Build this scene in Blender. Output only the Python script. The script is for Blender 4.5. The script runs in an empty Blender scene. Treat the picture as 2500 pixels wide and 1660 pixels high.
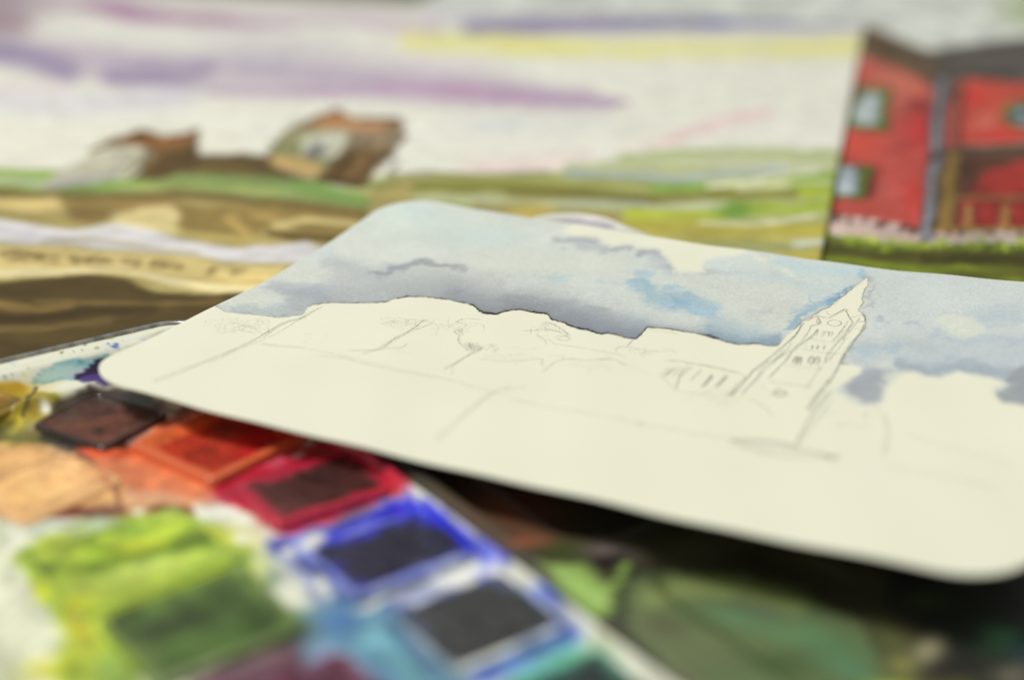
import bpy, math, random
import numpy as np
from mathutils import Vector
random.seed(4); RNG = np.random.default_rng(4)
sc = bpy.context.scene

# ------------------------------------------------------------------ camera
F_PX, PITCH, CAM_Z = 3400.0, math.atan((830 + 635) / 3400.0), 0.115
FW = np.array([0, math.cos(PITCH), -math.sin(PITCH)])
UP = np.array([0, math.sin(PITCH), math.cos(PITCH)])
cam = bpy.data.cameras.new('camera'); co = bpy.data.objects.new('camera', cam)
sc.collection.objects.link(co); sc.camera = co
co.location = (0, 0, CAM_Z); co.rotation_euler = (math.pi / 2 - PITCH, 0, 0)
cam.sensor_width = 36; cam.lens = F_PX * 36 / 2500
cam.clip_start = 0.01; cam.clip_end = 20
cam.dof.use_dof = True
cam.dof.focus_distance = 0.271
cam.dof.aperture_fstop = 5.9

# ------------------------------------------------------------------ light
w = bpy.data.worlds.new('World'); sc.world = w; w.use_nodes = True
w.node_tree.nodes['Background'].inputs[0].default_value = (0.97, 1.0, 0.95, 1)
w.node_tree.nodes['Background'].inputs[1].default_value = 0.33
la = bpy.data.lights.new('ceiling_lamp', 'AREA'); la.shape = 'RECTANGLE'
la.size, la.size_y = 0.5, 0.35; la.energy = 19.0; la.color = (1.0, 0.99, 0.955)
lo = bpy.data.objects.new('ceiling_lamp', la); sc.collection.objects.link(lo)
lo.location = (-0.62, 0.05, 1.35)
lo.rotation_euler = (Vector((0.02, 0.32, 0)) - Vector(lo.location)).to_track_quat('-Z', 'Y').to_euler()
lb = bpy.data.lights.new('added_glint_lamp', 'AREA'); lb.shape = 'DISK'; lb.size = 0.22; lb.energy = 1.7; lb.color = (1.0, 0.99, 0.96)  # unseen lamp, added for grazing glints on the rim and the paint
lq = bpy.data.objects.new('added_glint_lamp', lb); sc.collection.objects.link(lq); lq.location = (0.25, 1.75, 1.05)
lq.rotation_euler = (Vector((0.0, 0.25, 0)) - Vector(lq.location)).to_track_quat('-Z', 'Y').to_euler()
sc.view_settings.view_transform = 'Standard'; sc.view_settings.look = 'None'
sc.view_settings.exposure = 0.0; sc.view_settings.gamma = 1.0
GAIN = 1.0          # base colours are read off the photograph for a surface lit this much

# ------------------------------------------------------------------ numeric helpers
def lin(c):
    c = np.asarray(c, float) / 255.0
    return np.where(c <= .04045, c / 12.92, ((c + .055) / 1.055) ** 2.4)
def px_of(P):                       # world -> photograph pixels, to place pigment on a surface
    Q = P - np.array([0, 0, CAM_Z]); d = Q @ FW
    return 1250 + F_PX * Q[..., 0] / d, 830 - F_PX * (Q @ UP) / d
def ground(x, y, z):                # photograph pixel -> point at height z
    v = np.array([(x - 1250) / F_PX, 0, 0]) + FW - (y - 830) / F_PX * UP
    t = (z - CAM_Z) / v[2]
    return np.array([v[0] * t, v[1] * t, z])
def smooth(a, b, x):
    t = np.clip((x - a) / (b - a), 0, 1); return t * t * (3 - 2 * t)
def _hash(ix, iy, s):
    h = (ix.astype(np.int64) * 374761393 + iy.astype(np.int64) * 668265263 + s * 974711) & 0x7fffffff
    h = ((h ^ (h >> 13)) * 1274126177) & 0x7fffffff
    return ((h ^ (h >> 16)) & 0xffff) / 65535.0
def vnoise(x, y, s=0):
    ix = np.floor(x); iy = np.floor(y); fx = x - ix; fy = y - iy
    fx = fx * fx * (3 - 2 * fx); fy = fy * fy * (3 - 2 * fy)
    a = _hash(ix, iy, s); b = _hash(ix + 1, iy, s); c = _hash(ix, iy + 1, s); d = _hash(ix + 1, iy + 1, s)
    return (a * (1 - fx) + b * fx) * (1 - fy) + (c * (1 - fx) + d * fx) * fy
def fbm(x, y, s=0, o=4):
    t = 0; a = .5; n = 0
    for k in range(o):
        t = t + a * vnoise(x * 2 ** k, y * 2 ** k, s + k * 17); n += a; a *= .5
    return t / n * 2 - 1

def seg_dist(X, Y, pts):
    """distance to a polyline; also the parameter 0..1 along it"""
    best = np.full(X.shape, 1e9); par = np.zeros(X.shape); n = len(pts) - 1
    for i in range(n):
        ax, ay = pts[i][:2]; bx, by = pts[i + 1][:2]
        dx, dy = bx - ax, by - ay; L = dx * dx + dy * dy + 1e-12
        t = np.clip(((X - ax) * dx + (Y - ay) * dy) / L, 0, 1)
        d = np.hypot(X - ax - t * dx, Y - ay - t * dy)
        m = d < best; best = np.where(m, d, best); par = np.where(m, (i + t) / n, par)
    return best, par
def inside(X, Y, pts):
    r = np.zeros(X.shape, bool); n = len(pts)
    for i in range(n):
        ax, ay = pts[i]; bx, by = pts[(i + 1) % n]
        if ay == by: continue
        c = ((ay > Y) != (by > Y)) & (X < (bx - ax) * (Y - ay) / (by - ay) + ax); r ^= c
    return r
def sdf(X, Y, pts):
    d, _ = seg_dist(X, Y, list(pts) + [pts[0]])
    return np.where(inside(X, Y, pts), d, -d)

class Paint:
    """pigment laid on a surface: a colour per vertex, mixed layer by layer"""
    def __init__(s, P, base, warp=(3, .03), seed=0, warp2=None, oc=5):
        s.X, s.Y = px_of(P); s.P = P; s.C = np.tile(np.array(base, float), (len(P), 1)); s.seed = seed
        a, f = warp; wx, wy = P[:, 0] * 1000 * f, P[:, 1] * 1000 * f
        s.X = s.X + a * fbm(wx, wy, seed) ; s.Y = s.Y + a * .6 * fbm(wx + 9, wy + 5, seed + 3)
        if warp2:
            a, f = warp2; wx, wy = P[:, 0] * 1000 * f, P[:, 1] * 1000 * f
            s.X = s.X + a * fbm(wx, wy, seed + 7, oc); s.Y = s.Y + a * .5 * fbm(wx + 9, wy + 5, seed + 9, oc)
        s.k = (1, 0, 0)
    def frame(s, sc_, ox, oy): s.k = (sc_, ox, oy)
    def _t(s, pts): k, ox, oy = s.k; return [tuple([p[0] * k + ox, p[1] * k + oy]) for p in pts]
    def mix(s, m, col):
        m = np.clip(m, 0, 1)[:, None]; s.C = s.C * (1 - m) + np.array(col, float) * m
    def blob(s, x, y, rx, ry, col, a=1.0, rot=0, hard=1.0):
        (x, y), = s._t([(x, y)]); k = s.k[0]; c, q = math.cos(math.radians(rot)), math.sin(math.radians(rot))
        dx, dy = s.X - x, s.Y - y; u = (dx * c + dy * q) / (rx * k); v = (-dx * q + dy * c) / (ry * k)
        s.mix(a * np.exp(-(u * u + v * v) ** hard), col)
    def stroke(s, pts, wd, col, a=1.0, soft=.6, dry=0, taper=False):
        pts = s._t(pts); wd = wd * s.k[0]; d, t = seg_dist(s.X, s.Y, pts)
        if taper: wd = wd * (.15 + .85 * np.sqrt(np.clip(4 * t * (1 - t), 0, 1)))
        m = 1 - smooth(wd * (1 - soft), wd * (1 + soft), d)
        if dry: m = m * (1 - dry * smooth(-.2, .5, fbm(s.P[:, 0] * 260, s.P[:, 1] * 260, s.seed + 31)))
        s.mix(a * m, col)
    def poly(s, pts, col, a=1.0, soft=4, edge=0, edgecol=None):
        pts = s._t(pts); soft = soft * s.k[0]; d = sdf(s.X, s.Y, pts)
        s.mix(a * smooth(-soft, soft, d), col)
        if edge: s.mix(edge * np.exp(-(d / max(soft, 2)) ** 2), edgecol)
    def mottle(s, f, amp, seed=1):
        n = fbm(s.P[:, 0] * f, s.P[:, 1] * f, seed); s.C = s.C * (1 + amp * n[:, None])
    def streak(s, ang, f, stretch, amp, seed=1, wash=None):
        c, q = math.cos(ang), math.sin(ang); x = (s.P[:, 0] * c + s.P[:, 1] * q) * f / stretch; y = (-s.P[:, 0] * q + s.P[:, 1] * c) * f
        n = fbm(x + .6 * fbm(x * 2, y * .7, seed + 5), y, seed, 5)
        if wash is not None: s.mix(amp * smooth(.02, .45, n), wash)
        else: s.C = s.C * (1 + amp * n[:, None])
    def vivid(s, k):
        g = s.C.mean(1, keepdims=True); s.C = np.clip(g + (s.C - g) * k, 0, 240)
    def linear(s): return np.clip(lin(np.clip(s.C, 0, 255)) / GAIN, 0, .9)

# ------------------------------------------------------------------ object helpers
def link(o, parent=None):
    sc.collection.objects.link(o)
    if parent: o.parent = parent
    return o
def mesh_obj(name, V, Fc, mat, parent=None, col=None, floats=None, smooth_=True, extra=None):
    me = bpy.data.meshes.new(name)
    V = np.asarray(V, np.float32); me.vertices.add(len(V)); me.vertices.foreach_set('co', V.ravel())
    if isinstance(Fc, np.ndarray):
        n = len(Fc); k = Fc.shape[1]
        me.loops.add(n * k); me.loops.foreach_set('vertex_index', Fc.astype(np.int32).ravel())
        me.polygons.add(n); me.polygons.foreach_set('loop_start', np.arange(0, n * k, k, dtype=np.int32))
        me.polygons.foreach_set('loop_total', np.full(n, k, np.int32))
        me.update(calc_edges=True)
    else:
        me = bpy.data.meshes.new(name); me.from_pydata([tuple(map(float, v)) for v in V], [], Fc); me.update()
    if smooth_: me.polygons.foreach_set('use_smooth', [True] * len(me.polygons))
    if col is not None:
        a = me.color_attributes.new('pigment', 'FLOAT_COLOR', 'POINT')
        a.data.foreach_set('color', np.hstack([col, np.ones((len(V), 1))]).astype(np.float32).ravel())
    for n_, v in (floats or {}).items():
        a = me.attributes.new(n_, 'FLOAT', 'POINT'); a.data.foreach_set('value', np.asarray(v, np.float32))
    me.materials.append(mat); me.validate()
    return link(bpy.data.objects.new(name, me), parent)
def tag(o, label, cat, group=None):
    o['label'] = label; o['category'] = cat
    if group: o['group'] = group
    return o
def empty(name, loc, rz=0):
    o = bpy.data.objects.new(name, None); o.empty_display_size = .01
    o.location = loc; o.rotation_euler = (0, 0, rz); return link(o)
def grid_faces(nu, nv):             # vertex index = j*nu + i
    i, j = np.meshgrid(np.arange(nu - 1), np.arange(nv - 1)); a = (j * nu + i).ravel()
    return np.stack([a, a + 1, a + nu + 1, a + nu], 1)
def skirt(V, Fc, nu, nv, zb):       # closes a grid sheet downwards: side walls and an underside
    ring = [i for i in range(nu)] + [j * nu + nu - 1 for j in range(1, nv)] + \
           [(nv - 1) * nu + i for i in range(nu - 2, -1, -1)] + [j * nu for j in range(nv - 2, 0, -1)]
    ring = np.array(ring); n0 = len(V); B = V[ring].copy()
    B[:, 2] = zb if np.isscalar(zb) else B[:, 2] - zb[0]
    r2 = np.roll(np.arange(len(ring)), -1)
    W = np.stack([ring, n0 + np.arange(len(ring)), n0 + r2, ring[r2]], 1)
    return np.vstack([V, B]), np.vstack([Fc, W]), ring
def rounded_rows(L, W_, r, du, dv):
    """rounded rectangle L x W_ as rows of equal point count"""
    nv = int(W_ / dv); q = np.linspace(0, 1, nv)
    arc = np.linspace(0, math.pi / 2, 14)
    vs = np.concatenate([r * (1 - np.cos(arc)), np.linspace(r, W_ - r, nv)[1:-1], W_ - r * (1 - np.cos(arc[::-1]))])
    t = np.linspace(0, 1, int(L / du)); nu = len(t)
    dd = np.minimum(vs, W_ - vs); ins = np.where(dd < r, r - np.sqrt(np.clip(r * r - (r - dd) ** 2, 0, None)), 0)
    U = ins[:, None] + t[None, :] * (L - 2 * ins[:, None]); Vv = np.repeat(vs[:, None], nu, 1)
    return U.ravel(), Vv.ravel(), nu, len(vs)

# ------------------------------------------------------------------ materials
def mat(name, attr=True, color=(.8, .8, .8), rough=.5, spec=.5, metal=0.0, bump=None, grain=None, coat=0.0):
    m = bpy.data.materials.new(name); m.use_nodes = True; nt = m.node_tree; b = nt.nodes['Principled BSDF']
    b.inputs['Roughness'].default_value = rough; b.inputs['Specular IOR Level'].default_value = spec
    b.inputs['Metallic'].default_value = metal; b.inputs['Coat Weight'].default_value = coat
    b.inputs['Coat Roughness'].default_value = .12
    tc = nt.nodes.new('ShaderNodeTexCoord'); src = None
    if attr:
        a = nt.nodes.new('ShaderNodeAttribute'); a.attribute_name = 'pigment'; src = a.outputs['Color']
    else:
        a = nt.nodes.new('ShaderNodeRGB'); a.outputs[0].default_value = (*color, 1); src = a.outputs[0]
    if grain:
        n = nt.nodes.new('ShaderNodeTexNoise'); n.inputs['Scale'].default_value = grain[0]; n.inputs['Detail'].default_value = 4
        nt.links.new(tc.outputs['Object'], n.inputs['Vector'])
        r = nt.nodes.new('ShaderNodeMapRange'); r.inputs[1].default_value = .3; r.inputs[2].default_value = .7
        r.inputs[3].default_value = 1 - grain[1]; r.inputs[4].default_value = 1 + grain[1]
        nt.links.new(n.outputs[0], r.inputs[0])
        x = nt.nodes.new('ShaderNodeMix'); x.data_type = 'RGBA'; x.blend_type = 'MULTIPLY'; x.inputs[0].default_value = 1
        nt.links.new(src, x.inputs[6]); nt.links.new(r.outputs[0], x.inputs[7]); src = x.outputs[2]
    nt.links.new(src, b.inputs['Base Color'])
    if bump:
        n = nt.nodes.new('ShaderNodeTexNoise'); n.inputs['Scale'].default_value = bump[0]; n.inputs['Detail'].default_value = 3
        nt.links.new(tc.outputs['Object'], n.inputs['Vector'])
        bp = nt.nodes.new('ShaderNodeBump'); bp.inputs['Strength'].default_value = bump[1]; bp.inputs['Distance'].default_value = bump[2]
        nt.links.new(n.outputs[0], bp.inputs['Height']); nt.links.new(bp.outputs[0], b.inputs['Normal'])
    return m
M_paper = mat('painted_paper', rough=.9, spec=.15, bump=(900, .25, .0002), grain=(1500, .03))
M_enamel = mat('stained_enamel', rough=.3, spec=.5, coat=.15, bump=(220, .35, .0005))
M_pan = mat('stained_pan_plastic', rough=.26, spec=.5, coat=.2, bump=(420, .6, .0006))
M_cake = mat('dried_paint', rough=.45, spec=.35, bump=(320, .8, .0008), grain=(300, .16))
M_lid = mat('dull_stained_enamel', rough=.5, spec=.35, bump=(220, .35, .0005))
M_wire = mat('worn_tin', attr=False, color=(.42, .41, .37), rough=.32, metal=.9, bump=(700, .4, .0002), grain=(500, .35))
M_table = mat('table_top', attr=False, color=(.20, .20, .13), rough=.6, grain=(8, .2))

# ------------------------------------------------------------------ table
T = mesh_obj('table_top', [(-.9, -.3, 0), (.9, -.3, 0), (.9, 1.5, 0), (-.9, 1.5, 0),
     (-.9, -.3, -.03), (.9, -.3, -.03), (.9, 1.5, -.03), (-.9, 1.5, -.03)],
     [(0, 1, 2, 3), (7, 6, 5, 4), (0, 4, 5, 1), (1, 5, 6, 2), (2, 6, 7, 3), (3, 7, 4, 0)], M_table, smooth_=False)
T['kind'] = 'structure'

# ------------------------------------------------------------------ loose painted sheets at the back
def sheet(name, org, ang, x0, x1, y0, y1, z, step, label, cat, bend):
    n, m = int((x1 - x0) / step), int((y1 - y0) / step)
    x, y = np.meshgrid(np.linspace(x0, x1, n), np.linspace(y0, y1, m)); x, y = x.ravel(), y.ravel()
    c, s = math.cos(ang), math.sin(ang)
    V = np.stack([org[0] + x * c - y * s, org[1] + x * s + y * c, z + bend(x, y)], 1)
    return V, grid_faces(n, m), n, m
PA = math.atan2(0.29186, 0.07806)            # direction of the landscape's right edge
LX, LY = 0.1518, 0.6046                     # its top right corner
def flat(x, y): return 0 * x
V, Fc, n, m = sheet('l', (LX, LY), PA - math.pi / 2, -.50, 0, -.46, 0, .0016, .0012, '', '', lambda x, y: .0007 * np.exp(x / .02) * (1 + .4 * np.sin(y * 22)) + .0004 * np.sin(x * 14) * np.sin(y * 17))
p = Paint(V, (223, 221, 208), warp=(12, .03), seed=2, warp2=(14, .16)); p.frame(1.0588, 0, 0)
# sky (Z = picture units of a 2361 wide view)
LIL, PUR, PNK = (205, 200, 205), (158, 140, 168), (188, 150, 176)
p.poly([(-200, -60), (1130, -60), (1130, 40), (600, 30), (300, 10), (-200, 60)], (196, 190, 188), .75, 22)
p.stroke([(1000, 30), (1300, 55), (1600, 62), (1960, 60)], 26, (198, 196, 200), .8, .9)
p.blob(-10, 20, 110, 46, (118, 92, 112), .95)
p.blob(10, 50, 60, 40, (128, 100, 118), .6)
p.stroke([(90, 14), (250, 18), (330, 34), (450, 45), (560, 54), (680, 66)], 15, (160, 122, 154), .85, .9, taper=True)
p.blob(285, 28, 70, 20, (158, 112, 150), .8, 10)
p.stroke([(560, 54), (800, 48), (1000, 66)], 14, (192, 172, 188), .7, .95)
p.stroke([(1080, 66), (1300, 56), (1500, 50), (1700, 44), (1960, 42)], 17, (136, 128, 158), .95, .8)
p.stroke([(1650, 44), (1800, 38), (1990, 42)], 17, (100, 102, 162), 1, .7)
p.stroke([(100, 68), (450, 80), (800, 92)], 20, (214, 212, 206), .7, .9)
p.stroke([(940, 92), (1150, 102), (1400, 112), (1700, 110), (2000, 110)], 21, (223, 219, 152), .95, .55)
p.stroke([(1150, 104), (1330, 112)], 15, (222, 217, 132), .8, .9)
p.stroke([(1800, 112), (1990, 108)], 16, (221, 215, 128), .8, .9)
p.stroke([(-40, 112), (100, 130), (300, 155), (420, 170), (560, 152), (750, 165), (900, 182), (1050, 200), (1200, 218), (1420, 240)], 46, (174, 160, 178), .85, .9, taper=True)
p.stroke([(-40, 118), (60, 132), (150, 160)], 26, (136, 122, 156), .8, .95)
p.stroke([(260, 176), (380, 176), (470, 166)], 20, (140, 122, 156), .8, .95)
p.stroke([(560, 132), (660, 138)], 12, (160, 158, 178), .6, .9)
p.stroke([(480, 214), (760, 212), (950, 206), (1080, 212), (1230, 224), (1450, 240)], 17, (180, 156, 180), .8, .95, taper=True)
p.stroke([(860, 198), (1060, 212), (1280, 232)], 13, (186, 148, 176), .7, .95, taper=True)
p.blob(1000, 160, 120, 26, (196, 178, 196), .6)
p.stroke([(-40, 232), (120, 244), (320, 240), (420, 226)], 20, (202, 199, 208), .8, .9)
p.stroke([(-40, 205), (160, 205)], 10, (210, 190, 200), .6, .9)
p.blob(1150, 292, 90, 20, (206, 208, 208), .8); p.blob(1330, 285, 120, 16, (212, 214, 210), .7)
p.stroke([(1540, 326), (1600, 305), (1680, 284), (1760, 268)], 13, (222, 190, 190), .8, .9)
p.stroke([(1080, 388), (1200, 384), (1350, 370)], 18, (226, 206, 200), .8, .95)
p.stroke([(1440, 352), (1560, 330)], 14, (226, 206, 198), .6, .95)
p.poly([(-90, 285), (500, 285), (560, 310), (540, 360), (-90, 380)], (226, 223, 204), .5, 25)
p.mottle(60, .012)
# far ground on the right
p.poly([(820, 412), (1000, 402), (1200, 402), (1290, 394), (1380, 378), (1470, 364), (1600, 350), (1760, 344), (2000, 350), (2000, 900), (700, 900), (760, 470)], (166, 170, 112), 1, 7)
p.stroke([(1300, 386), (1420, 382), (1600, 376), (1900, 384)], 7, (178, 184, 140), .9, .9)
p.stroke([(1440, 366), (1600, 354), (1700, 352), (1920, 364)], 9, (146, 166, 96), .9, .8)
p.stroke([(1300, 402), (1440, 406), (1560, 412), (1680, 402), (1800, 392)], 9, (160, 172, 172), .9, .8)
p.stroke([(900, 404), (1180, 404), (1260, 400)], 6, (138, 134, 108), .8, .8)
p.stroke([(870, 440), (960, 432), (1180, 432), (1300, 442), (1480, 458), (1620, 450), (1900, 438)], 12, (128, 126, 62), .95, .7)
p.stroke([(900, 418), (1100, 414), (1300, 420), (1500, 428)], 10, (150, 152, 84), .9, .7)
p.stroke([(1180, 446), (1350, 454), (1500, 462)], 7, (120, 110, 56), .7, .7)
p.stroke([(1500, 432), (1620, 428)], 9, (120, 158, 70), .9, .7)
p.stroke([(1830, 420), (1930, 410)], 14, (128, 160, 64), .9, .7)
p.stroke([(1630, 430), (1700, 424), (1790, 408), (1880, 396)], 5, (206, 208, 184), .9, .7)
p.stroke([(1700, 436), (1790, 428), (1920, 420)], 5, (196, 200, 160), .8, .7)
p.stroke([(1180, 468), (1330, 472), (1480, 470)], 8, (160, 164, 142), .9, .7)
p.stroke([(1480, 476), (1600, 472), (1660, 466)], 8, (176, 180, 150), .9, .8)
p.stroke([(1850, 446), (1930, 440)], 12, (160, 178, 62), .9, .8)
p.stroke([(1450, 494), (1560, 496), (1660, 494)], 12, (180, 190, 66), .95, .7)
p.stroke([(1720, 478), (1840, 484), (1920, 470)], 12, (150, 168, 62), .9, .7)
p.blob(1693, 483, 46, 22, (98, 134, 56), .95, hard=1.5)
p.stroke([(1200, 520), (1460, 520), (1700, 530), (1960, 530)], 16, (176, 166, 76), 1, .6)
p.stroke([(1100, 480), (1300, 494), (1420, 500)], 10, (156, 140, 92), .9, .7)
p.stroke([(1620, 512), (1720, 516), (1800, 508), (1880, 498)], 4, (208, 206, 178), .9, .7)
p.stroke([(1500, 552), (1700, 544), (1860, 548), (1960, 552)], 10, (184, 174, 96), .9, .7)
p.stroke([(1830, 560), (1960, 556)], 10, (200, 202, 186), .9, .8)
p.stroke([(1780, 600), (1960, 592)], 20, (192, 178, 84), .95, .6)
p.stroke([(900, 462), (1100, 460), (1180, 466)], 7, (176, 178, 140), .9, .7)
p.stroke([(900, 476), (1050, 486)], 8, (150, 130, 78), .9, .7)
p.blob(1230, 490, 60, 26, (198, 182, 108), .9, hard=1.6)
p.blob(1230, 494, 40, 14, (180, 160, 78), .7)
# left ground
p.frame(.5294, 0, 0)
p.poly([(-1800, 775), (100, 775), (280, 790), (420, 860), (900, 860), (1400, 880), (1700, 900), (1900, 820), (1950, 1200), (1300, 1850), (-1800, 1900)], (166, 152, 96), 1, 10)
p.poly([(-1800, 772), (60, 772), (280, 786), (380, 820), (200, 880), (-1800, 850)], (142, 168, 84), 1, 12)
p.stroke([(-60, 830), (60, 830), (190, 850)], 18, (178, 184, 160), .9, .8)
p.poly([(700, 800), (880, 720), (1000, 712), (1130, 712), (1240, 730), (1300, 780), (1500, 850), (900, 880), (620, 850)], (92, 78, 50), 1, 12)
p.stroke([(900, 800), (1000, 760), (1180, 800)], 12, (128, 104, 62), .7, .9)
p.poly([(180, 885), (400, 850), (640, 815), (800, 800), (1000, 808), (1240, 815), (1460, 830), (1650, 885), (1740, 940), (1700, 975), (1450, 935), (1100, 900), (700, 892), (400, 898)], (134, 152, 92), .95, 14)
p.stroke([(1350, 850), (1500, 880), (1680, 930)], 20, (118, 156, 76), .75, .95)
p.stroke([(500, 858), (800, 862), (1250, 880)], 8, (160, 160, 90), .6, .8)
p.stroke([(300, 884), (520, 850), (700, 820)], 12, (116, 146, 72), .8, .8)
p.stroke([(-100, 884), (200, 905), (500, 905), (800, 895), (1100, 920), (1400, 950), (1700, 985)], 19, (106, 92, 56), .95, .8)
# cliff
p.stroke([(-60, 940), (120, 960), (260, 940)], 30, (204, 182, 122), .9, .8)
p.poly([(290, 930), (760, 900), (900, 960), (760, 1000), (560, 990), (430, 1040), (330, 1020)], (130, 108, 64), .85, 22)
p.poly([(500, 1000), (640, 960), (800, 950), (840, 1000), (800, 1070), (560, 1050)], (222, 204, 148), .85, 22)
p.poly([(820, 960), (1240, 940), (1700, 980), (1700, 1080), (1450, 1120), (1300, 1040), (1100, 1090), (840, 1060)], (128, 108, 62), .85, 22)
p.stroke([(1060, 1000), (1120, 1080)], 22, (190, 160, 96), .7, .9); p.blob(1240, 1000, 90, 22, (180, 152, 94), .7, 15)
p.stroke([(1250, 1040), (1420, 1015), (1640, 1030)], 16, (206, 190, 132), .85, .9)
p.stroke([(1240, 1066), (1350, 1090), (1560, 1110)], 15, (84, 66, 36), .85, .8)
p.stroke([(900, 1110), (1200, 1120), (1400, 1140)], 18, (176, 156, 96), .8, .9)
p.poly([(-1800, 1015), (0, 1015), (200, 1045), (330, 1066), (560, 1030), (800, 1090), (1080, 1140), (1390, 1112), (1500, 1150), (1400, 1210), (1050, 1196), (520, 1150), (200, 1130), (-1800, 1110)], (206, 203, 203), 1, 14)
p.stroke([(-50, 1040), (200, 1066), (340, 1080)], 12, (212, 208, 214), .8, .8)
p.stroke([(200, 1110), (420, 1110), (600, 1130), (900, 1166)], 12, (172, 160, 138), .7, .8)
p.poly([(-1800, 1118), (200, 1136), (520, 1160), (1000, 1204), (1320, 1226), (1200, 1340), (900, 1330), (600, 1270), (-1800, 1262)], (204, 184, 124), 1, 14)
rr = random.Random(3)                                       # a written line, too blurred to read
for a_, b_ in ((0, 190), (225, 250), (320, 505), (555, 640), (690, 780), (800, 840), (950, 980), (1060, 1120)):
    x = a_
    while x < b_:
        yy = 1174 + x * .065; p.stroke([(x, yy - rr.uniform(8, 20)), (x + rr.uniform(-4, 10), yy + rr.uniform(8, 20))], 6, (104, 86, 54), .75, .8)
        x += rr.uniform(14, 22)
p.stroke([(-60, 1262), (200, 1256), (420, 1240), (560, 1240), (800, 1300), (1150, 1330)], 20, (222, 208, 160), .95, .7)
p.stroke([(200, 1215), (600, 1240), (900, 1280), (1200, 1300)], 10, (190, 170, 110), .7, .8)
p.poly([(-1800, 1310), (0, 1305), (200, 1284), (400, 1270), (560, 1282), (650, 1320), (760, 1348), (1000, 1352), (1200, 1350), (800, 1900), (-1800, 1900)], (84, 70, 42), 1, 13)
p.stroke([(-60, 1390), (60, 1420), (160, 1430), (300, 1404)], 22, (136, 112, 64), .8, .8)
p.stroke([(160, 1385), (400, 1390), (700, 1400), (1000, 1380)], 14, (120, 100, 58), .7, .8)
p.stroke([(-60, 1470), (160, 1460), (400, 1430), (700, 1420)], 20, (66, 54, 34), .7, .8)
p.stroke([(-80, 1520), (200, 1510), (500, 1480)], 16, (116, 96, 56), .8, .8)
p.poly([(-1800, 1760), (-500, 1712), (300, 1680), (300, 2050), (-1800, 2050)], (220, 218, 205), 1, 5)
# houses in the landscape
p.poly([(200, 878), (215, 820), (300, 770), (400, 720), (450, 650), (560, 640), (720, 690), (700, 760), (600, 810), (420, 850)], (184, 180, 158), 1, 9)
p.poly([(200, 872), (240, 830), (420, 800), (560, 780), (500, 840), (330, 866)], (150, 148, 146), .8, 12)
p.stroke([(480, 690), (640, 690)], 12, (214, 212, 192), .8, .8); p.stroke([(430, 740), (560, 745)], 12, (206, 204, 186), .8, .8)
for a_ in ((560, 715), (610, 735), (520, 750), (570, 765)): p.stroke([(a_[0] - 14, a_[1] + 8), (a_[0] + 16, a_[1] - 8)], 5, (120, 112, 84), .7, .7)
p.poly([(740, 660), (900, 606), (920, 700), (900, 760), (760, 820), (620, 830), (680, 740)], (92, 74, 46), 1, 10)
p.stroke([(690, 770), (740, 700), (860, 690)], 12, (140, 108, 64), .7, .8)
p.poly([(430, 680), (540, 636), (670, 600), (780, 636), (905, 598), (916, 650), (780, 690), (720, 704), (640, 676), (540, 670)], (126, 92, 56), 1, 8)
p.stroke([(600, 655), (670, 625), (700, 650)], 12, (110, 68, 36), .7, .8)
p.stroke([(690, 650), (770, 660), (850, 650)], 12, (168, 104, 60), .8, .8)
p.poly([(1280, 620), (1350, 570), (1640, 580), (1660, 700), (1560, 800), (1480, 830), (1270, 770), (1240, 720)], (138, 136, 96), 1, 12)
p.poly([(1385, 640), (1500, 618), (1630, 620), (1600, 700), (1540, 745), (1400, 720)], (196, 198, 176), 1, 12)
p.blob(1462, 695, 40, 34, (92, 90, 100), .95, hard=1.6); p.blob(1440, 725, 40, 14, (100, 92, 80), .8)
p.poly([(1230, 735), (1300, 712), (1480, 765), (1490, 820), (1420, 812), (1280, 775)], (190, 160, 104), .95, 12)
p.stroke([(1220, 660), (1300, 690), (1360, 720)], 10, (130, 138, 90), .8, .8)
p.poly([(1620, 610), (1850, 560), (1856, 650), (1740, 760), (1690, 860), (1580, 855), (1450, 830), (1540, 745)], (96, 76, 48), 1, 9)
p.stroke([(1590, 820), (1680, 730), (1780, 650)], 13, (148, 118, 78), .8, .7)
p.stroke([(1660, 840), (1720, 750)], 12, (158, 118, 74), .8, .8)
p.stroke([(1530, 790), (1640, 660)], 7, (84, 62, 38), .8, .8); p.stroke([(1620, 840), (1730, 700)], 7, (80, 58, 36), .8, .8)
p.poly([(1300, 605), (1400, 575), (1555, 510), (1640, 545), (1830, 550), (1845, 610), (1700, 625), (1560, 600), (1420, 610)], (146, 104, 58), 1, 9)
p.stroke([(1500, 590), (1560, 545), (1620, 585)], 12, (190, 112, 56), .85, .8); p.stroke([(1650, 590), (1760, 588)], 10, (170, 96, 52), .85, .8)
p.stroke([(1310, 600), (1440, 590)], 8, (110, 84, 44), .8, .8); p.stroke([(1790, 566), (1850, 560), (1856, 640)], 14, (84, 52, 34), .9, .7)
g = smooth(400, 440, p.Y + (p.X < 1000) * 0)
C0 = p.C.copy(); p.streak(PA - math.pi / 2, 160, 5, .16, 3); p.streak(PA - math.pi / 2, 60, 3, .10, 8); p.C = C0 * (1 - g[:, None]) + p.C * g[:, None]
C0 = p.C.copy(); p.streak(PA - math.pi / 2, 30, 4, .35, 14, wash=(226, 224, 214)); p.C = np.where((g < .5)[:, None], p.C, C0)
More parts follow.
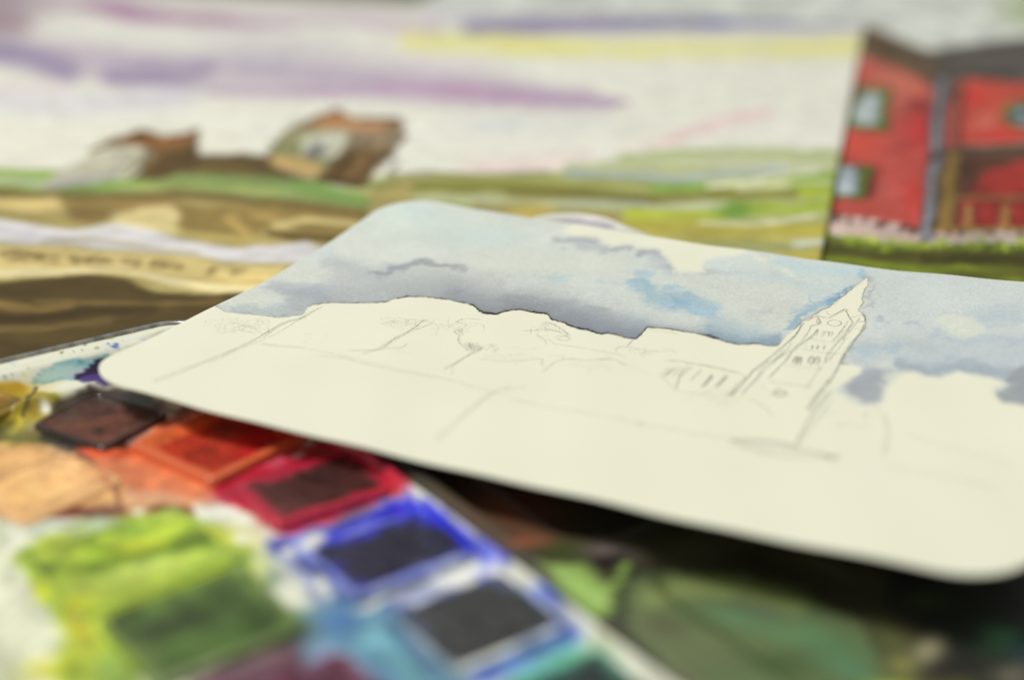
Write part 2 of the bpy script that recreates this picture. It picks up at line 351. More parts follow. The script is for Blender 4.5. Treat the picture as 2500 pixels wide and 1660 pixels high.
for L_ in ([(430, 690), (540, 640), (670, 604)], [(670, 604), (780, 640), (905, 602)], [(905, 602), (915, 700), (860, 760)], [(700, 690), (600, 810)], [(1300, 610), (1555, 515)], [(1555, 515), (1640, 550), (1835, 556)], [(1840, 560), (1856, 650), (1740, 780)], [(1640, 640), (1500, 840)], [(1280, 640), (1240, 730)], [(1480, 830), (1680, 860)]):
    p.stroke(L_, 7, (70, 54, 34), .7, .8)
for k_ in range(14):
    x_ = 1500 + rr.random() * 330; y_ = 640 + rr.random() * 180; p.stroke([(x_, y_), (x_ + 40, y_ - 50)], 5, rr.choice([(70, 56, 36), (150, 122, 82)]), .6, .8)
p.mottle(240, .07, 5); p.mottle(700, .03, 6)
V2, F2, ring = skirt(V, Fc, n, m, (.0006,)); C = p.linear(); C = np.vstack([C, np.tile(lin((215, 213, 200)), (len(ring), 1))])
o = mesh_obj('landscape_painting', V2, F2, M_paper, col=C)
tag(o, 'watercolour landscape of two tilted brown houses on a green bank under lilac streaked sky', 'painting')

# house painting, underneath and to the right
V, Fc, n, m = sheet('h', (.1518, .6046), PA - math.pi / 2, -.205, .32, -.42, .19, .0006, .0013, '', '', flat)
p = Paint(V, (206, 209, 200), warp=(6, .05), seed=12, warp2=(6, .3)); p.frame(.5294, 1250, 0)
p.stroke([(1500, 40), (1800, 80), (2100, 120)], 60, (212, 214, 206), .7, .9)
p.blob(2380, 40, 120, 70, (168, 184, 132), .8); p.blob(1560, 20, 80, 30, (190, 196, 192), .7); p.blob(300, 20, 200, 30, (196, 198, 192), .7)
RED = (184, 82, 74)
p.poly([(1560, 300), (1640, 260), (1860, 330), (2000, 360), (2000, 1075), (1880, 1060), (1700, 1015), (1380, 975)], RED, 1, 8)
p.blob(1740, 370, 130, 80, (188, 112, 94), .9, 20); p.blob(1850, 420, 80, 60, (202, 114, 94), .85)
p.blob(1890, 600, 70, 90, (196, 58, 54), .85); p.blob(1620, 670, 90, 50, (198, 78, 62), .85); p.blob(1860, 900, 46, 100, (190, 58, 54), .8); p.blob(1700, 880, 60, 50, (186, 98, 86), .7); p.blob(1780, 480, 60, 60, (190, 106, 92), .7)
p.blob(1650, 960, 120, 30, (180, 82, 70), .7); p.blob(1830, 760, 70, 80, (176, 78, 70), .6); p.blob(1880, 480, 40, 30, (110, 40, 40), .7)
p.poly([(1560, 130), (1640, 118), (1760, 170), (1960, 250), (2080, 270), (2060, 420), (1960, 420), (1850, 350), (1740, 300), (1600, 250)], (92, 76, 58), .95, 14)
p.blob(1700, 210, 60, 26, (96, 74, 54), .8, 25)
p.poly([(1900, 245), (2100, 205), (2361, 172), (4400, 150), (4400, 400), (2361, 392), (2100, 366), (1990, 400), (1960, 300)], (88, 82, 76), .95, 16)
p.stroke([(2020, 300), (2200, 270), (2400, 255)], 24, (96, 92, 86), .7, .9); p.stroke([(2080, 350), (2300, 345)], 16, (62, 56, 50), .8, .9)
p.poly([(2080, 372), (2200, 368), (2361, 385), (4400, 395), (4400, 680), (2361, 660), (2070, 675)], (186, 78, 66), 1, 7)
p.blob(2180, 560, 60, 50, (204, 116, 98), .85); p.blob(2130, 450, 60, 50, (208, 62, 54), .7); p.blob(2260, 630, 90, 30, (206, 62, 56), .8)
p.poly([(1990, 400), (2080, 370), (2070, 690), (1975, 690)], (158, 84, 72), 1, 6)
p.blob(2010, 430, 40, 46, (86, 72, 60), .9, hard=1.6); p.stroke([(2074, 400), (2064, 690)], 9, (92, 48, 42), .9, .6)
p.poly([(1960, 690), (2361, 665), (4400, 660), (4400, 1080), (2361, 1060), (1950, 1050)], (92, 58, 48), 1, 7)
p.stroke([(1965, 706), (2361, 692), (4400, 690)], 19, (88, 76, 60), 1, .5)
p.poly([(2170, 800), (2361, 738), (2600, 738), (2600, 900), (2120, 910)], (164, 56, 52), .95, 16)
p.blob(2110, 790, 50, 60, (74, 54, 44), .8); p.blob(2180, 880, 60, 20, (120, 52, 46), .8)
p.stroke([(2330, 760), (2600, 750)], 6, (150, 60, 60), .5, .6)
p.poly([(2070, 920), (4400, 920), (4400, 1050), (2060, 1050)], (140, 50, 46), .9, 8)
for x_ in (2190, 2330): p.blob(x_, 985, 26, 40, (172, 56, 50), .8)
p.poly([(1996, 712), (2056, 712), (2040, 1060), (1945, 1060)], (132, 106, 58), 1, 6)
p.stroke([(2060, 720), (2036, 1040)], 5, (84, 66, 42), .8, .5); p.stroke([(2000, 720), (1968, 1040)], 4, (96, 78, 48), .8, .5)
p.stroke([(2040, 916), (2361, 908), (2700, 905)], 8, (128, 98, 60), 1, .5); p.stroke([(1950, 1062), (2361, 1056), (2700, 1056)], 10, (152, 116, 62), 1, .5)
for x_ in (2112, 2280, 2440):
    p.stroke([(x_, 920), (x_ - 4, 970)], 8, (150, 118, 66), 1, .5); p.stroke([(x_ - 4, 960), (x_ - 8, 1045)], 16, (170, 136, 76), .9, .6)
    p.stroke([(x_ + 20, 960), (x_ + 16, 1040)], 5, (86, 50, 40), .7, .5)
for a_ in (((1590, 398), (1748, 412), (1722, 606), (1540, 592)), ((1490, 752), (1664, 768), (1632, 918), (1440, 912))):
    p.poly(a_, (92, 112, 50), 1, 5, .6, (66, 64, 44))
p.poly([(1608, 428), (1700, 436), (1680, 578), (1570, 572)], (166, 176, 178), 1, 7); p.stroke([(1655, 440), (1635, 570)], 7, (196, 202, 204), .8, .8); p.blob(1610, 450, 20, 20, (104, 116, 110), .7)
p.poly([(1490, 762), (1604, 770), (1588, 900), (1440, 896)], (176, 184, 194), 1, 6); p.stroke([(1545, 770), (1530, 900)], 4, (206, 210, 218), .8, .7); p.stroke([(1600, 774), (1584, 900)], 5, (70, 80, 70), .8, .6)
p.stroke([(1680, 780), (1650, 900)], 15, (112, 38, 40), .8, .8)
p.blob(2350, 530, 96, 66, (92, 116, 50), 1, hard=3); p.blob(2352, 532, 62, 48, (84, 98, 110), 1, hard=3); p.blob(2352, 520, 20, 14, (220, 222, 224), .9); p.blob(2364, 570, 30, 12, (190, 200, 214), .9)
p.stroke([(1976, 380), (1962, 560), (1940, 800), (1926, 960), (1908, 1110)], 36, (64, 58, 62), .9, .35)
p.stroke([(1978, 380), (1964, 560), (1942, 800), (1926, 960), (1908, 1100)], 22, (122, 124, 130), 1, .6)
p.stroke([(1960, 560), (1948, 720)], 7, (160, 162, 170), .6, .8); p.stroke([(1936, 880), (1910, 1080)], 7, (162, 164, 172), .6, .8)
p.stroke([(1915, 740), (1975, 700)], 15, (58, 54, 56), .85, .6)
p.poly([(1380, 988), (1460, 990), (1700, 1024), (1880, 1066), (1890, 1120), (1700, 1112), (1560, 1086), (1380, 1060)], (192, 168, 158), 1, 5)
p.poly([(1945, 1074), (2361, 1070), (4400, 1072), (4400, 1118), (2361, 1112), (1940, 1116)], (186, 166, 156), 1, 5)
for k_ in range(46):
    t_ = rr.random(); x_ = 1465 + t_ * 410; y_ = 985 + t_ * 70
    p.stroke([(x_, y_ - 6), (x_ + rr.uniform(-5, 3), y_ + rr.uniform(8, 34))], 3.5, (72, 38, 36), .7, .6)
for k_ in range(26):
    x_ = 1960 + rr.random() * 420; p.stroke([(x_, 1060), (x_ - 3, 1068 + rr.uniform(4, 28))], 3.5, (80, 50, 42), .7, .6)
p.poly([(1300, 1060), (1460, 1078), (1600, 1104), (1760, 1124), (1900, 1128), (2100, 1118), (2361, 1126), (4400, 1130), (4400, 1700), (1300, 1700)], (84, 88, 34), 1, 6)
for k_ in range(150):
    t_ = rr.random(); x_ = 1430 + t_ * 960; y_ = 1088 + min(40, (x_ - 1430) * .12) + rr.uniform(-8, 34)
    p.stroke([(x_, y_), (x_ + rr.uniform(-10, 16), y_ - rr.uniform(6, 26))], 7, rr.choice([(152, 172, 54), (138, 160, 48), (120, 146, 44), (96, 110, 38), (176, 190, 76)]), .75, .6)
p.stroke([(1430, 1130), (1700, 1190), (1960, 1170), (2400, 1190)], 26, (72, 70, 34), .9, .6)
p.stroke([(1900, 1200), (2200, 1196), (2500, 1210)], 16, (58, 54, 28), .8, .7)
p.stroke([(1420, 1200), (1600, 1206), (1900, 1250), (2100, 1240), (2400, 1290)], 20, (124, 140, 44), .85, .8, dry=.5)
p.stroke([(2000, 1262), (2700, 1270)], 12, (88, 84, 40), .8, .8)
for L_ in ([(1600, 260), (1580, 420), (1500, 720), (1460, 985)], [(1640, 150), (1780, 200), (1950, 275)], [(1900, 250), (2361, 195), (2700, 180)], [(1990, 400), (1975, 690), (1950, 1050)], [(2080, 372), (2070, 690)], [(2070, 680), (2700, 662)]):
    p.stroke(L_, 5, (66, 46, 40), .55, .8, dry=.5)
p.streak(PA, 120, 3, .14, 4); p.mottle(60, .08, 5); p.mottle(300, .10, 7); p.mottle(900, .05, 8)
V2, F2, ring = skirt(V, Fc, n, m, (.0004,)); C = p.linear(); C = np.vstack([C, np.tile(lin((210, 208, 196)), (len(ring), 1))])
o = mesh_obj('house_painting', V2, F2, M_paper, col=C)
tag(o, 'watercolour of a red house with green window frames and a grey drainpipe', 'painting')

# ------------------------------------------------------------------ paint box frame of reference
A0 = ground(900, 1090, .0115)
SX = np.array([.57852, -.81567, 0]); TX = np.array([.81567, .57852, 0])
BOX_ANG = math.atan2(-.81567, .57852)
def box(s, t, z=0.0):               # millimetres along and across the paint box -> world
    s = np.asarray(s, float); t = np.asarray(t, float)
    return np.stack([A0[0] + (SX[0] * s + TX[0] * t) / 1000, A0[1] + (SX[1] * s + TX[1] * t) / 1000, np.zeros(s.shape) + z], -1)

def stain_and_glints(P, base=(226, 225, 208), seed=21):
    """paint smeared over the enamel and the pan rims, plus pale spots for glints"""
    p = Paint(P, base, warp=(14, .22), seed=seed, warp2=(12, .45), oc=2)
    # ---- far corner: flecks, cyan wash, violet puddle
    p.frame(.2966, 0, 700)
    p.poly([(250, 770), (340, 690), (450, 640), (560, 610), (700, 590), (900, 560), (900, 640), (740, 700), (560, 770)], (172, 202, 198), .8, 12, .6, (92, 150, 158))
    p.poly([(400, 650), (560, 630), (620, 590), (720, 600), (800, 600), (760, 640), (600, 660)], (138, 182, 186), .8, 12)
    p.blob(640, 610, 34, 20, (84, 142, 146), .8); p.blob(640, 705, 120, 22, (196, 190, 214), .6, -20)
    p.poly([(590, 775), (640, 720), (720, 650), (820, 580), (1000, 560), (1100, 640), (1000, 790)], (44, 30, 62), 1, 9)
    p.poly([(640, 780), (700, 740), (800, 705), (1000, 720), (1000, 800)], (84, 66, 128), .75, 16)
    rq = random.Random(9)
    for x_, y_, r_, c_ in ((62, 618, 22, (140, 168, 214)), (20, 735, 22, (96, 130, 200)), (95, 712, 12, (120, 150, 210)), (210, 660, 16, (190, 178, 84)), (185, 700, 14, (206, 196, 90)),
                           (895, 460, 13, (48, 82, 170)), (935, 490, 22, (52, 92, 176)), (950, 468, 12, (50, 80, 150)), (715, 478, 12, (120, 96, 40)), (512, 550, 13, (84, 74, 36)),
                           (830, 492, 16, (150, 130, 70)), (470, 515, 16, (176, 156, 84)), (620, 525, 10, (150, 134, 80)), (700, 515, 10, (140, 120, 70)), (988, 445, 9, (90, 72, 30)),
                           (1240, 342, 7, (140, 110, 50)), (890, 515, 14, (196, 210, 224)), (1160, 430, 20, (190, 196, 224))):
        p.blob(x_, y_, r_, r_ * .7, c_, .9, hard=2)
    for k_ in range(130):
        t_ = rq.random(); x_ = 440 + t_ * 800; y_ = 500 - t_ * 190 + rq.gauss(0, 14)
        p.stroke([(x_, y_), (x_ + rq.uniform(-18, 26), y_ + rq.uniform(-14, 8))], rq.uniform(3, 7), rq.choice([(140, 114, 52), (176, 152, 86), (130, 108, 52)]), .8, .6)
    # ---- pan area, in full-view units
    p.frame(1.0588, 0, 0)
    p.poly([(-200, 900), (40, 878), (70, 900), (130, 905), (160, 950), (130, 1000), (100, 1060), (-200, 1060)], (150, 132, 44), 1, 9)
    p.blob(20, 890, 70, 14, (196, 156, 40), .9); p.blob(120, 920, 26, 16, (142, 134, 40), .9)
    p.stroke([(66, 915), (30, 1000), (-20, 1060)], 9, (196, 180, 72), .9, .7); p.stroke([(80, 890), (50, 960)], 6, (48, 44, 24), .8, .7)
    p.blob(106, 940, 22, 20, (206, 196, 168), .9, hard=1.5); p.blob(75, 985, 22, 16, (150, 144, 116), .8); p.blob(40, 1010, 40, 14, (92, 92, 60), .8)
    p.blob(-10, 1000, 40, 40, (60, 62, 26), .8)
    p.poly([(90, 985), (130, 930), (210, 890), (330, 905), (380, 930), (330, 1000), (290, 1050), (150, 1045), (95, 1020)], (46, 37, 32), .9, 10)
    p.stroke([(150, 1010), (220, 1034), (280, 1030)], 18, (34, 26, 22), .95, .6); p.blob(110, 1010, 36, 20, (44, 40, 30), .9)
    p.stroke([(300, 1010), (360, 950), (400, 920)], 14, (110, 76, 84), .85, .8); p.stroke([(300, 1020), (350, 970)], 7, (196, 150, 150), .7, .8)
    p.poly([(350, 890), (480, 930), (720, 990), (760, 1030), (660, 1010), (400, 960)], (96, 36, 40), .9, 12)
    p.blob(400, 925, 26, 22, (214, 200, 190), .95, hard=1.5); p.blob(370, 900, 36, 10, (150, 66, 56), .9); p.blob(430, 965, 40, 22, (46, 46, 66), .95, -15, 1.4); p.blob(480, 935, 30, 12, (140, 70, 60), .8)
    p.blob(712, 1020, 34, 24, (226, 214, 196), 1, 0, 1.6); p.blob(765, 1022, 26, 16, (96, 84, 140), .9); p.blob(690, 1050, 20, 12, (220, 190, 150), .8)
    # peach wash
    p.poly([(-200, 1030), (60, 1028), (180, 1040), (260, 1035), (500, 1110), (500, 1150), (420, 1170), (200, 1175), (-200, 1180)], (216, 170, 116), 1, 12)
    p.poly([(190, 1045), (330, 1050), (520, 1100), (500, 1150), (420, 1150), (300, 1130), (230, 1090)], (210, 124, 86), .95, 14)
    p.stroke([(190, 1040), (260, 1046), (330, 1040)], 12, (206, 84, 50), .9, .8); p.stroke([(330, 1060), (500, 1106), (560, 1090), (680, 1030)], 15, (212, 118, 80), .95, .7)
    p.stroke([(300, 1140), (420, 1150)], 10, (214, 160, 134), .8, .8)
    p.stroke([(185, 1045), (230, 1080), (270, 1130), (285, 1170)], 7, (120, 74, 52), .8, .7)
    p.stroke([(-60, 1174), (100, 1178), (240, 1186), (330, 1188), (440, 1178)], 14, (112, 46, 34), 1, .6)
    p.stroke([(-60, 1160), (60, 1168)], 10, (196, 120, 54), .8, .8)
    p.blob(318, 1186, 20, 15, (214, 160, 112), .95, hard=1.6); p.stroke([(180, 1186), (290, 1196)], 7, (80, 36, 28), .8, .8); p.stroke([(350, 1182), (430, 1182)], 9, (110, 50, 50), .8, .8)
    p.poly([(300, 1040), (360, 975), (470, 930), (560, 935), (720, 985), (720, 1010), (620, 1070), (520, 1120), (400, 1080)], (212, 96, 54), .9, 14)
    # crimson smears
    p.poly([(470, 1115), (540, 1090), (700, 1020), (790, 1010), (900, 1060), (955, 1115), (900, 1150), (690, 1240), (620, 1215), (520, 1160)], (176, 36, 60), 1, 10)
    p.stroke([(700, 1226), (820, 1170), (920, 1120)], 12, (206, 66, 66), .85, .8); p.blob(640, 1060, 40, 14, (190, 92, 108), .9, -25); p.blob(880, 1050, 36, 16, (196, 80, 110), .8, 30)
    p.blob(540, 1130, 50, 22, (150, 30, 54), .8, 30); p.blob(490, 1150, 30, 12, (206, 130, 130), .7)
    # blue smears
    p.poly([(600, 1245), (640, 1236), (760, 1200), (890, 1155), (970, 1160), (1120, 1240), (1165, 1290), (1130, 1330), (1010, 1370), (880, 1400), (780, 1390), (700, 1340)], (132, 142, 206), 1, 12)
    p.stroke([(740, 1240), (840, 1210), (930, 1166), (980, 1170)], 20, (52, 58, 196), 1, .6); p.stroke([(970, 1172), (1060, 1240), (1150, 1290)], 26, (62, 72, 206), 1, .6)
    p.stroke([(800, 1232), (880, 1196)], 10, (160, 164, 222), .8, .8); p.blob(800, 1200, 70, 12, (84, 80, 92), .8, -25)
    p.stroke([(1010, 1200), (1080, 1250), (1150, 1300)], 22, (48, 54, 196), .95, .6); p.stroke([(760, 1228), (860, 1196), (940, 1168)], 9, (54, 56, 180), .9, .7)
    p.stroke([(1120, 1290), (1150, 1310), (1120, 1350)], 10, (60, 70, 196), .9, .7)
    p.blob(636, 1256, 28, 20, (42, 42, 150), .95, hard=1.5); p.blob(720, 1245, 40, 16, (206, 208, 208), .95, -20, 1.5)
    p.stroke([(660, 1280), (710, 1330), (740, 1380)], 15, (176, 180, 206), .9, .7); p.stroke([(690, 1290), (760, 1330)], 12, (56, 58, 120), .85, .8)
    p.blob(790, 1390, 60, 28, (66, 84, 112), .95, 20); p.blob(620, 1330, 36, 40, (112, 128, 120), .9)
    p.stroke([(850, 1390), (980, 1340), (1090, 1290)], 20, (176, 180, 192), .95, .6)
    p.blob(1060, 1330, 66, 26, (218, 220, 216), 1, -25, 1.5); p.blob(1160, 1315, 66, 24, (222, 224, 214), 1, 10, 1.6)
    p.stroke([(1130, 1290), (1120, 1340)], 13, (84, 96, 206), .9, .8); p.stroke([(880, 1400), (960, 1408), (1060, 1366)], 12, (62, 76, 152), .9, .8)
    p.poly([(1190, 1340), (1240, 1350), (1330, 1450), (1330, 1500), (1120, 1580), (1040, 1600), (1090, 1540), (1290, 1440)], (132, 152, 204), 1, 12)
    p.stroke([(1250, 1360), (1290, 1400), (1330, 1460)], 20, (78, 100, 196), .9, .8); p.stroke([(1120, 1570), (1230, 1500), (1330, 1460)], 14, (72, 96, 190), .85, .8); p.stroke([(1120, 1540), (1280, 1470)], 10, (150, 168, 206), .8, .8)
    p.blob(1330, 1410, 50, 34, (220, 218, 196), .9, 40); p.blob(1400, 1470, 60, 34, (226, 224, 196), .9, 40)
    # teal and cyan wash at the bottom
    p.poly([(640, 1420), (760, 1390), (900, 1400), (960, 1470), (1080, 1570), (1060, 1700), (760, 1640), (640, 1500)], (104, 146, 170), 1, 20)
    p.blob(800, 1430, 70, 30, (70, 104, 160), .85); p.blob(870, 1460, 60, 40, (124, 172, 180), .8); p.blob(960, 1530, 60, 40, (110, 164, 160), .8, 35)
    p.stroke([(900, 1440), (1000, 1550)], 12, (78, 104, 144), .8, .8); p.stroke([(930, 1440), (1040, 1560)], 16, (120, 134, 150), .8, .9)
    p.blob(770, 1530, 50, 30, (196, 168, 206), .95, 30, 1.5); p.blob(820, 1580, 50, 30, (120, 84, 160), .8)
    p.poly([(440, 1580), (560, 1500), (680, 1470), (720, 1560), (760, 1640), (400, 1700)], (96, 62, 76), 1, 18); p.blob(560, 1530, 90, 18, (146, 134, 134), .8, -15)
    p.poly([(1180, 1560), (1300, 1490), (1400, 1500), (1520, 1640), (1100, 1680)], (90, 160, 130), 1, 18); p.blob(1260, 1530, 80, 30, (106, 176, 172), .8, -20); p.blob(1330, 1520, 50, 26, (110, 180, 140), .8)
    # yellow green
    p.poly([(30, 1290), (60, 1260), (180, 1200), (430, 1190), (560, 1230), (610, 1300), (580, 1350), (640, 1420), (560, 1470), (230, 1600), (120, 1600), (140, 1460)], (172, 190, 76), 1, 16)
    C0 = p.C.copy(); p.streak(.45, 130, 2, .8, 37, wash=(96, 120, 42)); p.streak(.3, 110, 2, .8, 39, wash=(210, 204, 48)); gm = sdf(p.X / 1.0588, p.Y / 1.0588, [(30, 1290), (180, 1200), (430, 1190), (610, 1300), (640, 1420), (230, 1600), (140, 1460)]) > 0; p.C = np.where(gm[:, None], p.C, C0)
    p.blob(110, 1215, 110, 18, (176, 184, 168), .9); p.blob(230, 1206, 50, 14, (180, 196, 184), .8); p.blob(420, 1205, 60, 16, (150, 180, 140), .8); p.blob(380, 1230, 30, 16, (206, 176, 110), .8, 30)
    p.blob(90, 1290, 44, 28, (96, 120, 44), .9); p.blob(560, 1290, 40, 30, (110, 144, 54), .8); p.blob(480, 1230, 60, 18, (206, 208, 70), .8)
    p.blob(570, 1240, 36, 22, (226, 214, 150), .8); p.blob(600, 1300, 26, 40, (214, 216, 170), .8)
    p.blob(590, 1420, 70, 50, (88, 112, 44), .9, 40); p.blob(650, 1430, 50, 26, (112, 142, 52), .9); p.blob(680, 1460, 60, 40, (92, 96, 90), .7)
    p.stroke([(140, 1340), (180, 1430), (200, 1480)], 16, (150, 140, 48), .85, .8); p.blob(180, 1440, 26, 18, (196, 176, 52), .8); p.blob(180, 1490, 34, 40, (188, 194, 76), .8)
    p.blob(110, 1545, 60, 26, (190, 190, 44), .9); p.blob(170, 1550, 20, 24, (112, 134, 62), .8); p.blob(30, 1580, 60, 30, (218, 224, 160), .9)
    p.poly([(-200, 1180), (0, 1250), (60, 1330), (120, 1440), (150, 1490), (60, 1510), (-200, 1560)], (214, 216, 190), .9, 12)
    p.blob(0, 1230, 16, 30, (168, 176, 140), .7)
    p.poly([(220, 1520), (260, 1500), (330, 1600), (200, 1640)], (132, 158, 84), .8, 16)
    for x_, y_, rx_, ry_, r_ in ((405, 928, 20, 13, -15), (712, 1018, 24, 15, 0), (1062, 1330, 58, 20, -25), (1160, 1315, 58, 18, 10), (722, 1246, 30, 11, -20), (106, 940, 15, 13, 0), (690, 1048, 14, 9, 0), (560, 1238, 22, 12, 0),
                                 (655, 1262, 16, 10, 0), (745, 1350, 15, 30, -35), (860, 1392, 50, 10, -25), (1330, 1412, 40, 22, 40), (945, 1130, 22, 11, 30), (880, 1290, 14, 7, 0), (320, 1185, 12, 10, 0)):
        p.blob(x_, y_, rx_, ry_, (232, 231, 216), .95, r_, 1.8)  # bare enamel gaps and small glints, both painted as pale spots
    n = fbm(P[:, 0] * 420 + P[:, 1] * 160, P[:, 1] * 420 - P[:, 0] * 160, 71, 4); far = smooth(930, 1000, p.Y)
    p.C = np.clip(p.C * (1 + .22 * (n * far)[:, None]) , 0, 236)
    p.vivid(1.14)
    return p

def lid_stain_and_shade(P, seed=41):
    p = Paint(P, (220, 219, 208), warp=(16, .16), seed=seed, warp2=(14, .5)); p.frame(1.0588, 0, 0)
    # far end stays clean; the wells are crusted with brown and green, with shade painted in
    p.poly([(1250, 515), (1330, 500), (1400, 512), (1425, 530), (1400, 560), (1200, 560)], (170, 165, 174), .9, 5)  # shaded inner wall of the far corner, put into the colour
    m = smooth(1020, 1120, p.Y) ; p.mix(m, (64, 60, 46))  # dark ground: paint crust, with the card's shade put into the colour
    p.blob(1190, 1160, 130, 70, (138, 80, 58), .95, 20); p.blob(1220, 1250, 50, 14, (196, 100, 72), .9); p.blob(1010, 1060, 70, 30, (70, 64, 46), .8)
    p.blob(1300, 1265, 60, 22, (60, 78, 34), .9); p.blob(1400, 1262, 60, 16, (126, 110, 112), .9)
    p.poly([(1240, 1300), (1330, 1300), (1380, 1340), (1400, 1350), (1420, 1300), (1450, 1290), (1455, 1330), (1430, 1400), (1385, 1430), (1330, 1390)], (158, 192, 98), 1, 9)
    p.stroke([(1290, 1320), (1370, 1390)], 12, (176, 206, 120), .8, .8); p.stroke([(1290, 1350), (1390, 1420)], 8, (116, 156, 50), .9, .8); p.blob(1400, 1390, 30, 14, (190, 210, 134), .8)
    p.poly([(1350, 1310), (1370, 1280), (1440, 1270), (1420, 1330), (1400, 1340)], (40, 30, 30), .9, 8)
    p.poly([(1425, 1350), (1460, 1322), (1560, 1315), (1700, 1330), (1860, 1376), (1990, 1440), (2060, 1600), (2000, 1900), (1560, 1700), (1440, 1480)], (100, 114, 76), 1, 12)  # green paint; its top edge is drawn along the card's shadow edge
    p.stroke([(1500, 1372), (1580, 1348), (1700, 1352), (1840, 1390)], 26, (138, 152, 92), .9, .8)
    p.blob(1530, 1445, 50, 20, (82, 78, 54), .9, 10); p.blob(1760, 1408, 70, 16, (92, 100, 82), .8, 15)
    p.blob(1690, 1418, 70, 20, (108, 146, 106), .85, 12); p.blob(1880, 1470, 150, 30, (98, 136, 94), .9, 14); p.blob(1960, 1540, 90, 26, (96, 142, 106), .9, 20)
    p.blob(1780, 1530, 110, 26, (74, 98, 58), .85, 5); p.blob(1620, 1500, 100, 30, (92, 100, 62), .85, 10); p.blob(1700, 1560, 150, 24, (84, 104, 60), .8); p.blob(1560, 1570, 70, 30, (84, 82, 58), .8)
    p.stroke([(1452, 1320), (1425, 1380), (1430, 1450), (1520, 1560)], 12, (36, 38, 26), .95, .8)
    p.streak(.5, 90, 2, .16, 6)
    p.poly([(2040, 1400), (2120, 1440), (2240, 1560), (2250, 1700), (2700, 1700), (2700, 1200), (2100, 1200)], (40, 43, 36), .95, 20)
    p.blob(2060, 1470, 60, 30, (98, 104, 60), .85, 30); p.blob(2145, 1500, 40, 26, (170, 164, 128), .95, -30, 1.3); p.blob(2080, 1530, 44, 22, (150, 150, 84), .9, 0); p.blob(2060, 1590, 70, 26, (176, 186, 74), 1, 0, 1.5)
    p.blob(2200, 1535, 60, 22, (38, 32, 36), .8); p.blob(2310, 1470, 60, 30, (84, 136, 96), .95); p.blob(2355, 1500, 30, 24, (50, 76, 90), .9); p.blob(2340, 1560, 46, 26, (120, 112, 98), .9); p.blob(2200, 1590, 70, 26, (96, 96, 52), .8)
    p.blob(2140, 1385, 50, 20, (80, 90, 54), .7); p.blob(1880, 1300, 130, 24, (120, 112, 84), .7, 20); p.blob(1560, 1250, 120, 16, (70, 66, 42), .8)
    return p

# ------------------------------------------------------------------ the paint box
boxroot = empty('paint_box', tuple(box(0, 0)))
tag(boxroot, 'open white enamel watercolour box smeared with paint, its mixing lid folded out', 'paint box')
inv = np.array([A0[0], A0[1], 0])
def in_box(V): return V - inv       # children are given in the box's own (unrotated) frame
S0, S1 = -67.0, 118.0
# where the pans sit: along, across, length, width, turn (mm, degrees), rim width
PANS = dict(crimson=(2.4, -11.0, 12.4, 18.2, 0, 1.5), blue=(25.2, -10.9, 12.8, 18.4, 1, 1.4), black=(46.4, -10.1, 14.2, 16.6, 0, 1.4), teal=(67.5, -9.5, 12.8, 15.4, 0, 1.7),
            orange=(-20.6, -16.4, 17.0, 17.6, 16, 1.7), brown=(-40.2, -29.6, 15.6, 13.4, 24, .9), ochre=(-56.5, -47.0, 12.0, 14.0, 24, 1.0), peach=(-23.0, -45.0, 14.5, 17.0, 18, 1.0),
            lime=(4.5, -41.5, 18.5, 23.0, 3, 1.0), olive=(26.0, -40.3, 16.6, 19.5, 2, 1.0), purple=(49.5, -36.0, 14.0, 16.0, 2, 1.0))
# tray
TW = 70.0
U, Vv, nu, nv = rounded_rows(S1 - S0, TW, 9, .4, .4)
s_ = S0 + U; t_ = Vv - TW
def rr_d(x, y, L, W_, r):           # inner distance to a rounded rectangle's edge
    qx = np.abs(x - L / 2) - L / 2 + r; qy = np.abs(y - W_ / 2) - W_ / 2 + r
    return -(np.hypot(np.maximum(qx, 0), np.maximum(qy, 0)) + np.minimum(np.maximum(qx, qy), 0) - r)
d = rr_d(U, Vv, S1 - S0, TW, 9)
hinge = smooth(-14, -2, t_); wslope = 5.5 * (1 - hinge) + 1.2 * hinge
lipw = 1.0 + 2.0 * (1 - hinge)
z = 11.5 - 3.6 * smooth(lipw, lipw + wslope * .8, d) - .8 * np.exp(-(d / .35) ** 2)
z += -.3 * np.exp(-((d - 3.4) / .5) ** 2) * (1 - hinge)
z += .25 * smooth(16, 19, U) * fbm(s_ * .12, t_ * .12, 4) * smooth(2, 5, d)
for (ps, pt, pl, pw, pr, pwall) in PANS.values():
    a_ = math.radians(pr); ex, ey = s_ - ps, t_ - pt; ux = ex * math.cos(a_) + ey * math.sin(a_); uy = -ex * math.sin(a_) + ey * math.cos(a_)
    ins = np.minimum(pl / 2 + pwall - .3 - np.abs(ux), pw / 2 + pwall - .3 - np.abs(uy)); z -= 1.9 * smooth(0, .7, ins)
z += 2.0 * np.exp(-((U - 14.6) / 1.1) ** 2) * smooth(3, 8, d)
P = box(s_, t_, z / 1000); C = stain_and_glints(P).linear()
V2, F2, ring = skirt(P, grid_faces(nu, nv), nu, nv, .0005)
mesh_obj('tray', in_box(V2), F2, M_enamel, boxroot, col=np.vstack([C, C[ring]]))
